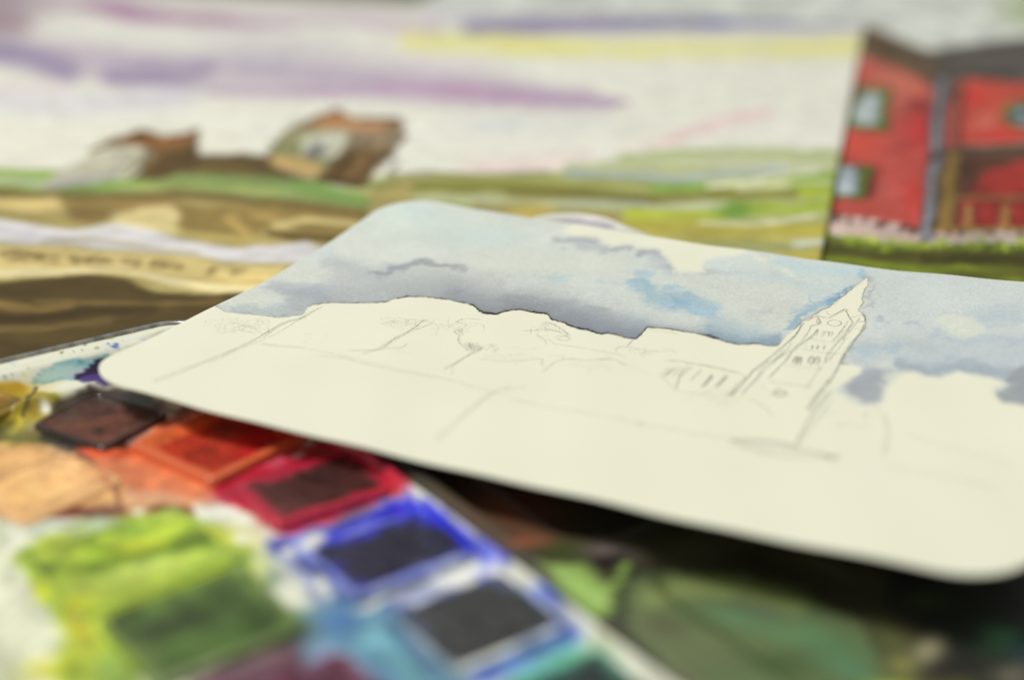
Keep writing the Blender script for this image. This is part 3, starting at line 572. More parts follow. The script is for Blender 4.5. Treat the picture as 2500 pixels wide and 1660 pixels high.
# mixing lid
LW = 104.0; LS0 = -80.0
U, Vv, nu, nv = rounded_rows(S1 - LS0, LW, 14, .9, .7)
s_ = LS0 + U + 13.5 * (1 - smooth(20, 96, Vv)) * (1 - smooth(0, 120, U)); t_ = 1.0 + Vv
d = rr_d(U, Vv, S1 - LS0, LW, 14)
z = 11.3 - 5.3 * smooth(1.5, 6.0, d) - .8 * np.exp(-(d / .4) ** 2)
for (a, b, c, e) in ((43, 116, 16, 92), (-66, -20, 14, 92), (-14, 37, 14, 92)):
    dw = rr_d(s_ - a, t_ - c, b - a, e - c, 9)
    z -= 3.2 * smooth(-.5, 4.5, dw)
P = box(s_, t_, z / 1000); C = lid_stain_and_shade(P).linear()
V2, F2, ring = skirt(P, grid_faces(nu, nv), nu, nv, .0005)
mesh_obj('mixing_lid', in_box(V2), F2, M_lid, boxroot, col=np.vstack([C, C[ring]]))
# rolled tin edge
def tube(pts, r, n=8):
    pts = np.asarray(pts, float); V = []; Fq = []
    for i, q in enumerate(pts):
        a = pts[max(i - 1, 0)]; b = pts[min(i + 1, len(pts) - 1)]; t = (b - a) / np.linalg.norm(b - a)
        u = np.cross(t, (0, 0, 1)); u /= np.linalg.norm(u); v = np.cross(u, t)
        for k in range(n): V.append(q + r * (math.cos(k * 2 * math.pi / n) * u + math.sin(k * 2 * math.pi / n) * v))
    for i in range(len(pts) - 1):
        for k in range(n): Fq.append((i * n + k, i * n + (k + 1) % n, (i + 1) * n + (k + 1) % n, (i + 1) * n + k))
    Fq += [tuple(range(n))[::-1], tuple(len(V) - n + k for k in range(n))]
    return V, Fq
def rim(L, W_, r, s0, t0, cut):
    pts = []
    def arc(cx, cy, a0):
        for k in range(9): a = a0 + k * math.pi / 16; pts.append((s0 + cx + r * math.cos(a), t0 + cy + r * math.sin(a)))
    if cut == 'tray':   # runs near end -> left side -> far end -> hinge corner
        pts.append((s0 + L, t0)); pts.append((s0 + L * .5, t0)); arc2 = [(s0 + r - r * math.sin(k * math.pi / 16), t0 + r - r * math.cos(k * math.pi / 16)) for k in range(9)]
        pts += arc2; pts += [(s0, t0 + W_ * .5)]
        pts += [(s0 + r - r * math.cos(k * math.pi / 16), t0 + W_ - r + r * math.sin(k * math.pi / 16)) for k in range(9)]
    return pts
pts = rim(S1 - S0 + .6, TW + .6, 9.3, S0 - .3, -TW - .3, 'tray')
pp = box(np.array([q[0] for q in pts]), np.array([q[1] for q in pts]), .0113)
tv, tf = tube(pp, .0008); mesh_obj('tin_rim', in_box(np.array(tv)), tf, M_wire, boxroot)
# hinge pins between tray and lid
for sh in (-45, 15, 75):
    hp = box(np.array([sh - 6., sh + 6.]), np.array([.5, .5]), .0098)
    tv, tf = tube(hp, .0007); mesh_obj('hinge', in_box(np.array(tv)), tf, M_wire, boxroot)

# ------------------------------------------------------------------ pans of paint
def pan(key, cake_fn, label, ztop=9.4, sink=.9, rim=None, drop=0.0, crust=None):
    s, t, ls, lt, rot, wall = PANS[key]
    ztop -= drop
    ang = BOX_ANG + math.radians(rot); c = box(s, t)
    root = empty('paint_pan', (c[0], c[1], .0058), ang)
    tag(root, label, 'paint pan', 'pans of watercolour in the paint box')
    ca, sa = math.cos(ang), math.sin(ang)
    def world(x, y, z): return np.stack([c[0] + (x * ca - y * sa) / 1000, c[1] + (x * sa + y * ca) / 1000, z / 1000], -1)
    # shell: rings from outside bottom, over the rim, down to the inside
    def ringpts(a, b, r, n=13):
        o = []
        for cx, cy, a0 in ((a / 2 - r, b / 2 - r, 0), (-a / 2 + r, b / 2 - r, 90), (-a / 2 + r, -b / 2 + r, 180), (a / 2 - r, -b / 2 + r, 270)):
            for k in range(n): q = math.radians(a0 + 90 * k / (n - 1)); o.append((cx + r * math.cos(q), cy + r * math.sin(q)))
        # subdivide the straight runs
        out = []
        for i in range(len(o)):
            p0, p1 = o[i], o[(i + 1) % len(o)]; L = math.hypot(p1[0] - p0[0], p1[1] - p0[1]); k = max(1, int(L / .5))
            for j in range(k): out.append((p0[0] + (p1[0] - p0[0]) * j / k, p0[1] + (p1[1] - p0[1]) * j / k))
        return np.array(out)
    A, B = ls + 2 * wall, lt + 2 * wall
    base = ringpts(A, B, 1.6); N = len(base)
    prof = [(0, 0), (0, ztop - 6.3), (.12, ztop - 6.05), (.4, ztop - 5.9), (wall * .6, ztop - 5.86), (wall * .9, ztop - 6.0), (wall, ztop - 6.3), (wall, 1.0)]
    rings = []
    for off, zz in prof:
        f = np.array([(A - 2 * off) / A, (B - 2 * off) / B]); q = base * f
        rings.append(world(q[:, 0], q[:, 1], np.full(N, 5.8 + zz)))
    V = np.vstack(rings); k = np.arange(N); k2 = (k + 1) % N
    Fq = np.vstack([np.stack([i * N + k, i * N + k2, (i + 1) * N + k2, (i + 1) * N + k], 1) for i in range(len(prof) - 1)])
    q = stain_and_glints(V, seed=21)
    if rim: q.mix(rim[1] * (.6 + .6 * vnoise(V[:, 0] * 300, V[:, 1] * 300, 4)), rim[0])
    C = q.linear()
    def local(V):
        D = V - np.array([c[0], c[1], .0058]); return np.stack([D[:, 0] * ca + D[:, 1] * sa, -D[:, 0] * sa + D[:, 1] * ca, D[:, 2]], 1)
    mesh_obj('pan_shell', local(V), Fq, M_pan, root, col=C)
    n = 48; x, y = np.meshgrid(np.linspace(-1, 1, n), np.linspace(-1, 1, n)); x, y = x.ravel(), y.ravel()
    e = np.maximum(np.abs(x), np.abs(y))
    hh = ztop - .25 - sink * (1 - e ** 5) + .35 * fbm(x * 2.2 + s, y * 2.2 + t, 5) * (1 - e ** 6)
    V = world(x * (ls / 2 + .05), y * (lt / 2 + .05), hh)
    p = Paint(V, (60, 50, 40), warp=(10, .3), seed=int(abs(s * 7)) + 3); p.frame(1.0588, 0, 0); cake_fn(p); p.vivid(1.12)
    if crust:       # bright paint dragged over the edge of the dried cake
        nn = fbm(x * 2.6 + s, y * 2.6 + t, 15, 4); p.mix(crust[1] * smooth(.80, 1.02, e + .30 * nn), crust[0])
    p.streak(ang + .6, 420, 3, .24, 9); p.mottle(400, .14, 3)
    V2, F2, ring = skirt(V, grid_faces(n, n), n, n, .0066); C = p.linear()
    mesh_obj('paint_cake', local(V2), F2, M_cake, root, col=np.vstack([C, C[ring]]))
    return root
def base(p, c): p.C[:] = c
def c_crim(p): base(p, (70, 38, 34)); p.blob(800, 1060, 80, 20, (82, 44, 36), .7, -20); p.blob(740, 1100, 50, 16, (44, 26, 24), .8, -10); p.blob(660, 1180, 60, 24, (92, 40, 40), .6)
def c_blue(p): base(p, (34, 32, 50)); p.blob(930, 1240, 70, 40, (28, 28, 42), .8); p.blob(970, 1300, 22, 9, (120, 120, 118), .8, -10); p.blob(800, 1290, 50, 30, (52, 46, 66), .7)
def c_blk(p): base(p, (50, 50, 48)); p.blob(1100, 1440, 70, 40, (44, 44, 42), .7); p.blob(1000, 1420, 50, 20, (64, 66, 70), .6)
def c_teal(p): base(p, (34, 48, 46)); p.blob(1400, 1560, 60, 20, (30, 36, 34), .8)
def c_or(p):
    base(p, (168, 56, 40)); p.poly([(520, 940), (720, 990), (690, 1020), (600, 1080), (500, 1110), (560, 1020)], (168, 36, 38), .95, 24)
    p.stroke([(320, 1035), (400, 990), (510, 950)], 20, (222, 104, 52), 1, .6); p.stroke([(560, 950), (690, 985)], 13, (150, 66, 40), .8, .8); p.blob(520, 990, 40, 22, (136, 58, 40), .8, -30); p.blob(400, 1050, 50, 20, (196, 70, 44), .8, 10); p.blob(600, 1000, 30, 26, (184, 46, 40), .8)
def c_br(p): base(p, (84, 52, 42)); p.blob(200, 990, 80, 30, (106, 64, 48), .7, -10); p.blob(260, 910, 80, 16, (58, 46, 40), .8); p.blob(225, 992, 16, 10, (44, 28, 22), .9); p.blob(250, 950, 24, 14, (60, 36, 30), .7); p.blob(160, 960, 30, 20, (76, 66, 56), .6)
def c_och(p): base(p, (124, 92, 30)); p.blob(30, 950, 40, 40, (84, 68, 26), .8); p.blob(20, 900, 70, 14, (190, 148, 44), .8)
def c_peach(p):
    base(p, (218, 174, 124)); p.blob(60, 1130, 90, 40, (222, 178, 118), .8); p.stroke([(180, 1050), (230, 1080), (275, 1150)], 8, (140, 90, 66), .7, .7)
    p.blob(250, 1080, 60, 30, (214, 140, 98), .8, 30)
def c_yg(p):
    base(p, (166, 186, 72)); p.streak(.45, 130, 2, .95, 31, wash=(84, 108, 38)); p.streak(.3, 110, 2, .95, 47, wash=(214, 204, 40)); p.streak(.4, 120, 2, .8, 53, wash=(218, 226, 140))
    for a in ((130, 1260, 60, 24, (196, 208, 92), .9, -20), (230, 1280, 40, 30, (124, 152, 48), .8, 0), (330, 1260, 80, 18, (190, 198, 62), .85, -15), (340, 1310, 120, 18, (194, 210, 114), .95, -14), (300, 1340, 110, 14, (176, 192, 90), .9, -14),
              (260, 1380, 90, 12, (128, 148, 56), .85, -12), (200, 1360, 40, 24, (140, 150, 78), .8, 0), (390, 1390, 50, 26, (196, 190, 44), .95, 0), (280, 1420, 60, 20, (196, 196, 48), .95, -10), (430, 1330, 60, 12, (104, 130, 52), .85, -25), (480, 1350, 16, 46, (110, 138, 54), .9, -35),
              (500, 1380, 70, 20, (172, 190, 76), .9, -15), (450, 1390, 20, 16, (110, 136, 50), .8, 0), (310, 1215, 50, 18, (146, 180, 74), .8, 0)):
        p.blob(a[0], a[1], a[2], a[3], a[4], a[5], a[6])
def c_dg(p):
    base(p, (72, 92, 48)); p.blob(400, 1440, 90, 22, (46, 54, 34), .85, -12); p.blob(260, 1420, 40, 20, (46, 54, 34), .9, -10); p.blob(330, 1500, 70, 26, (96, 112, 66), .8, 40); p.blob(600, 1440, 44, 44, (48, 66, 28), .9, 40)
    p.blob(500, 1490, 90, 26, (82, 108, 52), .8, -15); p.blob(430, 1550, 90, 26, (60, 78, 38), .8)
def c_pur(p): base(p, (80, 40, 56)); p.blob(620, 1570, 60, 20, (96, 44, 58), .7)
def c_dark(p): base(p, (44, 34, 36))
pan('crimson', c_crim, 'pan of dried dark crimson paint with a bright crimson rim', sink=.5, rim=((178, 38, 60), .55), crust=((178, 40, 66), .9))
pan('blue', c_blue, 'pan of near-black blue paint, its rim smeared bright ultramarine', sink=.5, crust=((50, 54, 178), .9))
pan('black', c_blk, 'pan of charcoal black paint ringed by pale blue smears', sink=.5, crust=((92, 104, 150), .6))
pan('teal', c_teal, 'pan of dark teal paint at the bottom edge of the photo', crust=((84, 150, 130), .7))
pan('orange', c_or, 'pan of shiny orange-red paint nearest the tip of the white card', sink=1.2, rim=((214, 104, 62), .9), crust=((224, 110, 60), .8))
pan('brown', c_br, 'pan of matt reddish brown paint between the ochre and the orange pans', ztop=8.8, rim=((50, 38, 34), .95), crust=((60, 44, 38), .7))
pan('ochre', c_och, 'pan of dirty ochre paint at the left edge of the photo', rim=((150, 124, 48), .8))
pan('peach', c_peach, 'pan covered by pale peach wash, left of the orange-red pan', sink=.2, drop=1.0, rim=((216, 168, 116), .9))
pan('lime', c_yg, 'pan of mottled lime and yellow-green paint', sink=.5, drop=.8, rim=((170, 188, 76), .5), crust=((120, 146, 54), .5))
pan('olive', c_dg, 'pan of dark olive green paint below the lime green one', sink=.8, rim=((96, 116, 60), .7), crust=((120, 146, 70), .6))
pan('purple', c_pur, 'pan of maroon purple paint below the dark green one', crust=((140, 110, 130), .7))

# ------------------------------------------------------------------ the sketch card
CP = (-0.0752867303406711, 0.21648245443921998, -0.44425310556862974, 0.01571345883760507, 1.0189446033314677, -1.2120803010265483, -1.7600386759289086, -2.2693869190866955, 2.6302065953996165, 1.4166117896397097, -0.521487829244201)
CL, CW = .158, .112
def card(u, v):
    x0, y0, a, z0, zu, zv, zuu, zvv, zuv, zc, zw = CP; U = u / CL; V = v / CW
    z = z0 + .001 * (zu * U + zv * V + zuu * U * (1 - U) * 4 + zvv * V * (1 - V) * 4 + zuv * U * V + zc * np.exp(-((U / .25) ** 2 + ((1 - V) / .35) ** 2)) + zw * V ** 2 * np.cos(U * 2 * np.pi * 1.3))
    z = z + .00010 * (np.sin(u * 150 + v * 60) + np.sin(v * 190 - u * 70 + 1) + .8 * np.sin(u * 320 + 2 + v * 140))      # cockled by the wash
    c, s = math.cos(a), math.sin(a)
    return np.stack([x0 + u * c - v * s, y0 + u * s + v * c, z], -1)
def card_uv(x, y):                  # photograph pixel -> place on the card
    x = np.asarray(x, float); y = np.asarray(y, float); z = np.full(x.shape, .0145)
    for _ in range(12):
        vx = (x - 1250) / F_PX; vy = FW[1] - (y - 830) / F_PX * UP[1]; vz = FW[2] - (y - 830) / F_PX * UP[2]
        t = (z - CAM_Z) / vz; X = vx * t - CP[0]; Y = vy * t - CP[1]; c, s = math.cos(CP[2]), math.sin(CP[2])
        u = X * c + Y * s; v = -X * s + Y * c; z = card(u, v)[..., 2]
    return u, v
U, Vv, nu, nv = rounded_rows(CL - .0022, CW, .0108, .00032, .00032)
P = card(U, Vv)
p = Paint(P, (210, 212, 206), warp=(24, .09), seed=51, warp2=(26, .45)); X0, Y0 = px_of(P)
def q6(L): return [(350 + x * .3827, 450 + y * .3827) for x, y in L]
def q7(L): return [(1050 + x * .3189, 500 + y * .3189) for x, y in L]
def q8(L): return [(1700 + x * .3387, 600 + y * .3387) for x, y in L]
low = q6([(478, 786), (520, 812), (640, 824), (760, 835), (850, 850), (940, 840), (1012, 832), (1050, 785), (1085, 765), (1200, 755), (1400, 757), (1540, 750), (1600, 730), (1680, 715), (1800, 718), (1950, 735), (2050, 758), (2105, 770), (2138, 800), (2200, 825), (2260, 830)]) + \
      q7([(375, 815), (430, 835), (500, 835), (600, 810), (690, 798), (800, 825), (900, 835), (932, 880), (1040, 905), (1050, 918), (1120, 942), (1200, 955), (1310, 992), (1360, 982), (1430, 995), (1500, 1018), (1570, 1022), (1620, 990), (1660, 937), (1800, 945), (1920, 965), (2000, 978), (2150, 1002), (2250, 1040)]) + \
      q8([(0, 630), (100, 645), (200, 685), (300, 710), (450, 705), (520, 722), (585, 718), (612, 690), (660, 640), (730, 580), (760, 545), (830, 512), (880, 480), (905, 462), (960, 440), (1030, 380), (1100, 330), (1180, 262), (1222, 226)])
right = q8([(1238, 232), (1232, 300), (1212, 312), (1194, 370), (1202, 410), (1168, 465), (1218, 512), (1222, 580), (1180, 640), (1120, 700), (1080, 770), (1040, 850), (1120, 858), (1200, 878), (1170, 920), (1090, 980), (1000, 1040), (1110, 1120), (1200, 1150), (1290, 1152), (1350, 1115), (1355, 1040), (1430, 960), (1480, 918), (1560, 905), (1660, 940), (1760, 952), (1880, 905), (2000, 930), (2120, 950), (2250, 1002), (2200, 1012), (2135, 1020), (2150, 1080), (2200, 1130), (2290, 1140), (2362, 1150), (2700, 1200)])
outer = [(2700, 690), (2700, 560), (2100, 560), (1500, 480), (1000, 380), (700, 560), (440, 700)]
wash = low + right + outer
hole = q7([(1010, 190), (1040, 225), (1120, 240), (1260, 245), (1330, 290), (1390, 325), (1480, 300), (1545, 305), (1560, 330), (1660, 335), (1745, 342), (1770, 370), (1800, 400), (1850, 460), (1880, 490), (1862, 508), (2000, 516), (2112, 515), (2076, 465), (2110, 425), (2200, 402), (2352, 392)]) + q8([(180, 80), (260, 76), (330, 60), (380, 10), (330, -60)]) + [(1700, 540), (1500, 500)]
wx = fbm(U * 1400, Vv * 1400, 61) * 3.2 + fbm(U * 4200, Vv * 4200, 62) * 1.3; wy = fbm(U * 1400 + 7, Vv * 1400, 63) * 2.2 + fbm(U * 4200, Vv * 4200 + 4, 64) * 1.0
dmain = sdf(X0 + wx, Y0 + wy, wash); dh = sdf(X0 + wx * 1.3, Y0 + wy * 1.3, hole)
# edge softness differs from place to place
p.frame(1, 0, 0)
def S(pts, *a, **k): p.stroke(pts, *a, **k)
W1, W2, W3 = (206, 214, 208), (166, 170, 178), (152, 156, 168)
p.blob(1500, 640, 420, 70, (206, 211, 208), .6)
p.blob(1000, 530, 170, 60, (212, 222, 216), .9); p.blob(1030, 520, 40, 16, (190, 206, 212), .75, 5); p.blob(1200, 580, 110, 30, (204, 217, 216), .8)
S(q6([(560, 800), (800, 820), (1000, 800)]), 14, (178, 186, 192), .85, .8)
S(q6([(1000, 730), (1300, 700), (1600, 650), (1900, 670), (2200, 750)]) + q7([(560, 700), (900, 780), (1300, 900), (1600, 960)]), 30, (172, 175, 180), .95, .75)
S(q6([(1250, 640), (1700, 610), (2200, 640)]) + q7([(500, 600), (700, 660)]), 26, (188, 190, 190), .8, .95)
S(q6([(800, 640), (950, 660), (1150, 690)]), 15, (172, 176, 186), .85, .9); S(q6([(870, 690), (1000, 710), (1150, 730)]), 12, (158, 162, 174), .7, .9)
S(q6([(1170, 480), (1250, 520), (1400, 560), (1560, 566)]), 17, (182, 186, 192), .85, .9)
S(q6([(1500, 570), (1640, 540), (1750, 512), (1900, 520), (2090, 545)]), 6, (140, 144, 156), .8, .9)
S(q7([(-60, 450), (60, 470), (180, 490), (300, 492)]), 5, (156, 158, 166), .7, .9)
S(q6([(1050, 420), (1150, 440)]), 14, (200, 208, 212), .7, .9)
S(q7([(200, 700), (330, 740), (480, 790), (700, 760), (900, 800)]), 16, (152, 153, 160), .75, .9)
S(q7([(1000, 860), (1200, 920), (1400, 960), (1550, 990)]), 15, (138, 142, 152), .8, .9); S(q7([(1000, 790), (1300, 860), (1500, 870)]), 18, (172, 176, 184), .7, .95)
S(q7([(1660, 960), (1900, 985), (2150, 1020), (2352, 1080)]), 10, (176, 184, 190), .8, .9)
S(q8([(100, 620), (300, 680), (500, 690), (580, 690)]), 13, (140, 164, 180), .85, .9); S(q8([(100, 560), (400, 620)]), 26, (182, 196, 204), .8, .95)
S(q7([(300, 420), (900, 440), (1400, 440)]), 24, (214, 215, 207), .8, .95)
S(q7([(650, 600), (1000, 640), (1350, 720), (1600, 800)]), 20, (206, 211, 209), .8, .95)
for a in (q7([(840, 570), (1060, 565)]), q7([(1330, 600), (1620, 590)])): S(a, 6, (182, 202, 212), .7, .95)
S(q7([(1600, 520), (1720, 540)]), 7, (168, 192, 208), .8, .9); S(q7([(1600, 600), (1700, 690), (1850, 730), (1980, 740), (2080, 790)]), 20, (158, 184, 202), .9, .9)
S(q7([(1860, 640), (1940, 640)]), 6, (142, 178, 206), .85, .9); S(q7([(1960, 690), (2010, 690)]), 5, (146, 180, 206), .7, .9); S(q7([(1900, 740), (2010, 760)]), 9, (138, 172, 200), .85, .9)
p.blob(1585, 700, 26, 10, (146, 180, 190), .8, 20); S(q7([(1780, 600), (1980, 660)]), 5, (204, 212, 212), .7, .9)
S(q7([(980, 270), (1100, 245), (1250, 255), (1320, 330)]), 7, (158, 162, 172), .85, .9); S(q7([(1150, 300), (1300, 340)]), 9, (172, 176, 184), .7, .9)
S(q7([(1370, 335), (1500, 340), (1560, 330)]), 7, (156, 160, 172), .85, .8); S(q7([(1640, 360), (1740, 360), (1800, 430), (1870, 490)]), 8, (154, 158, 170), .9, .8); S(q7([(1720, 420), (1840, 510)]), 15, (182, 186, 194), .8, .9)
S(q7([(1880, 515), (2100, 525), (2300, 540)]), 6, (184, 188, 192), .8, .9)
S(q7([(2100, 430), (2250, 420), (2352, 430)]) , 12, (208, 214, 212), .9, .9)
S(q8([(60, 120), (250, 110), (450, 160)]), 14, (202, 209, 209), .9, .8); S(q8([(150, 200), (500, 230), (800, 290)]), 12, (196, 206, 210), .8, .9)
S(q8([(600, 150), (900, 190), (1180, 190)]), 16, (190, 208, 216), .85, .9); S(q8([(1190, 190), (1220, 215)]), 8, (158, 186, 208), .9, .8)
S(q8([(850, 330), (950, 330), (1100, 280)]), 18, (196, 208, 212), .8, .9)
S(q8([(640, 590), (760, 500), (900, 430), (1000, 380)]), 7, (140, 174, 198), .95, .85); S(q8([(880, 440), (1000, 385), (1100, 310)]), 4, (120, 160, 190), .8, .8)
S(q8([(690, 460), (800, 460), (900, 430)]), 8, (172, 192, 206), .8, .9); S(q8([(850, 380), (860, 420), (960, 400)]), 2.5, (146, 178, 198), .7, .7); S(q8([(640, 620), (760, 545)]), 4, (150, 176, 196), .8, .8)
S(q8([(0, 440), (120, 460)]), 18, (164, 190, 208), .8, .9); S(q8([(380, 480), (500, 460)]), 8, (188, 194, 194), .7, .95)
# right of the spire
p.poly(q8([(1230, 170), (2600, 200), (2600, 960), (1500, 900), (1060, 840), (1230, 560)]), (200, 205, 208), .85, 12)
p.poly(q8([(1120, 860), (1240, 700), (1600, 690), (2000, 740), (2600, 740), (2600, 1000), (2250, 985), (2000, 915), (1880, 890), (1700, 930), (1500, 890), (1300, 900)]), (182, 190, 200), .7, 16)
S(q8([(1245, 220), (1250, 330), (1215, 440)]), 6, (172, 176, 186), .7, .9)
S(q8([(1300, 530), (1330, 530)]), 5, (164, 174, 190), .8, .9); S(q8([(1500, 550), (1600, 560)]), 6, (172, 182, 196), .7, .9)
S(q8([(2000, 500), (2300, 480)]), 20, (184, 196, 206), .8, .9); S(q8([(1700, 640), (1900, 690), (2200, 690), (2362, 680)]), 12, (180, 190, 202), .8, .9)
p.poly(q8([(1740, 560), (1800, 510), (1900, 490), (1980, 520), (2060, 570), (2010, 630), (1850, 660), (1770, 620)]), (212, 214, 203), .85, 8)
S(q8([(1120, 740), (1280, 770), (1450, 740)]), 10, (172, 190, 204), .85, .9); S(q8([(1300, 800), (1500, 800), (1700, 860)]), 12, (192, 200, 206), .8, .9)
S(q8([(1500, 860), (1650, 900), (1800, 870), (1950, 870), (2100, 920), (2300, 960)]), 17, (158, 168, 182), .95, .9)
p.poly(q8([(1300, 830), (1420, 800), (1500, 830), (1420, 900), (1300, 900)]), (208, 211, 204), .8, 8)
p.poly(q8([(1190, 890), (1300, 890), (1420, 920), (1350, 1010), (1380, 1140), (1200, 1160), (1100, 1060), (1140, 940)]), (158, 163, 174), .9, 12)
p.poly(q8([(2230, 900), (2400, 880), (2600, 1000), (2600, 1250), (2200, 1140), (2130, 1040), (2240, 1010)]), (146, 150, 160), .95, 9)
p.C = p.C * .88 + np.array((214, 217, 209)) * .12
for pts_, k_, r_, c_ in ((q6([(1050, 770), (1400, 757), (1600, 730), (1800, 718), (2050, 758)]), .62, 34, (166, 169, 176)), (q6([(2000, 750), (2260, 830)]) + q7([(690, 798), (900, 835), (1040, 910), (1200, 955)]), .85, 40, (146, 148, 156)),
                         (q7([(1100, 930), (1310, 992), (1500, 1018), (1620, 990)]), .8, 34, (140, 146, 158)), (q7([(1640, 940), (1920, 965), (2250, 1040)]), .55, 22, (164, 172, 182)), (q8([(100, 645), (300, 710), (585, 718)]), .7, 24, (138, 156, 172))):
    dd, _ = seg_dist(X0 + wx * 2, Y0 + wy * 2, pts_); p.mix(k_ * np.exp(-(dd / r_) ** 1.4), c_)
p.C = np.clip(p.C * np.array((.972, .980, .968)), 0, 232)
p.mottle(900, .02, 9); p.mottle(120, .035, 8)
for a in (q8([(330, 60), (420, 90), (520, 130)]), q8([(560, 165), (640, 190), (700, 230)]), q8([(700, 240), (780, 255)])): S(a, 5, (224, 223, 204), .7, .8, dry=.5)
lw = np.zeros(len(P))               # how dark the dried edge is
for pts_, k_, r_ in ((q6([(478, 786), (640, 824), (850, 850), (1012, 832)]), .22, 12), (q6([(1085, 765), (1400, 757), (1600, 730)]), .42, 12), (q6([(1640, 720), (1800, 718), (2050, 758)]), .55, 12),
                     (q6([(2100, 770), (2138, 800), (2260, 830)]), .95, 13), (q7([(375, 815), (500, 835), (690, 798), (900, 835), (932, 880), (1040, 910)]), .9, 14), (q7([(1040, 910), (1120, 942), (1200, 955)]), 1.25, 14),
                     (q7([(1200, 955), (1310, 992), (1500, 1018), (1620, 990)]), .85, 14), (q7([(1640, 940), (1920, 965), (2250, 1040)]), .6, 13), (q8([(0, 630), (200, 685), (300, 710), (585, 718)]), .62, 13),
                     (q8([(730, 580), (905, 462), (1100, 330), (1222, 226)]), .36, 12), (q8([(1238, 232), (1212, 312), (1168, 465), (1218, 512), (1180, 640), (1040, 850)]), .38, 14)):
    dd, _ = seg_dist(X0, Y0, pts_); lw = np.maximum(lw, k_ * (1 - smooth(r_ * .7, r_ * 1.5, dd)))
lw *= .55 + .9 * vnoise(U * 700, Vv * 700, 77)
# softness of the wash edge (px): crisp where it dried, loose in the clouds
soft = 2.2 + 9 * np.exp(-(seg_dist(X0, Y0, q8([(1090, 980), (1110, 1120), (1290, 1152), (1400, 960)]))[0] / 40) ** 2) + 6 * np.exp(-(seg_dist(X0, Y0, q8([(1500, 905), (2600, 1100)]))[0] / 60) ** 2)
softh = 3.0 + 5 * smooth(1800, 1650, X0)
cover = smooth(-1, 1, dmain / soft) * (1 - .92 * smooth(-1, 1, dh / softh))
V2, F2, ring = skirt(P, grid_faces(nu, nv), nu, nv, (.00032,)); C = p.linear()
e_ = lambda a: np.concatenate([a, a[ring]])
def card_material():
    m = bpy.data.materials.new('ivory_watercolour_card'); m.use_nodes = True; nt = m.node_tree; N = nt.nodes; Lk = nt.links; b = N['Principled BSDF']
    b.inputs['Roughness'].default_value = .85; b.inputs['Specular IOR Level'].default_value = .2
    def att(n): a = N.new('ShaderNodeAttribute'); a.attribute_name = n; return a
    def math_(op, x, y, clamp=False):
        q = N.new('ShaderNodeMath'); q.operation = op; q.use_clamp = clamp
        for i, v in enumerate((x, y)):
            if v is None: continue
            if isinstance(v, (int, float)): q.inputs[i].default_value = v
            else: Lk.new(v, q.inputs[i])
        return q.outputs[0]
    def mixc(f, a, b_, mode='MIX'):
        x = N.new('ShaderNodeMix'); x.data_type = 'RGBA'; x.blend_type = mode
        for i, v in ((0, f), (6, a), (7, b_)):
            if isinstance(v, (int, float)): x.inputs[i].default_value = v
            elif isinstance(v, tuple): x.inputs[i].default_value = (*v, 1)
            else: Lk.new(v, x.inputs[i])
        return x.outputs[2]
    tc = N.new('ShaderNodeTexCoord')
    def noise(s, det=3):
        n = N.new('ShaderNodeTexNoise'); n.inputs['Scale'].default_value = s; n.inputs['Detail'].default_value = det; Lk.new(tc.outputs['Object'], n.inputs['Vector']); return n.outputs[0]
    paper = mixc(math_('MULTIPLY', noise(45, 6), .5), tuple(lin(IVORY)), tuple(lin((218, 218, 190))))
    gran = math_('ADD', math_('MULTIPLY', math_('SUBTRACT', noise(2000, 3), .5), math_('MULTIPLY', noise(120, 3), .8)), 1.0)        # pigment settling in the tooth of the paper
    wash_ = mixc(1.0, att('pigment').outputs['Color'], gran, 'MULTIPLY')
    base_ = mixc(att('cover').outputs['Fac'], paper, wash_)
    d_ = math_('ADD', att('edge').outputs['Fac'], math_('MULTIPLY', math_('SUBTRACT', noise(1800), .5), 2.2))
    line = math_('POWER', 2.718, math_('MULTIPLY', math_('MULTIPLY', d_, d_), -.30))
    tail = math_('MULTIPLY', math_('POWER', 2.718, math_('MULTIPLY', math_('MAXIMUM', d_, 0), -.16)), math_('GREATER_THAN', d_, -1.2))
    k = math_('MULTIPLY', att('dried').outputs['Fac'], math_('ADD', line, math_('MULTIPLY', tail, .30)), True)
    out = mixc(k, base_, tuple(lin((38, 36, 42))))
    Lk.new(out, b.inputs['Base Color'])
    bp = N.new('ShaderNodeBump'); bp.inputs['Strength'].default_value = .25; bp.inputs['Distance'].default_value = .00012
    Lk.new(noise(1500, 2), bp.inputs['Height']); Lk.new(bp.outputs[0], b.inputs['Normal'])
    return m
IVORY = (230, 228, 209)
cardroot = mesh_obj('sketch_card', V2, F2, card_material(), col=np.vstack([C, C[ring]]), floats={'cover': e_(cover), 'edge': e_(dmain), 'dried': e_(lw)})
tag(cardroot, 'ivory card with rounded corners, grey-blue washed sky over a pencil sketch of a church tower', 'sketch')

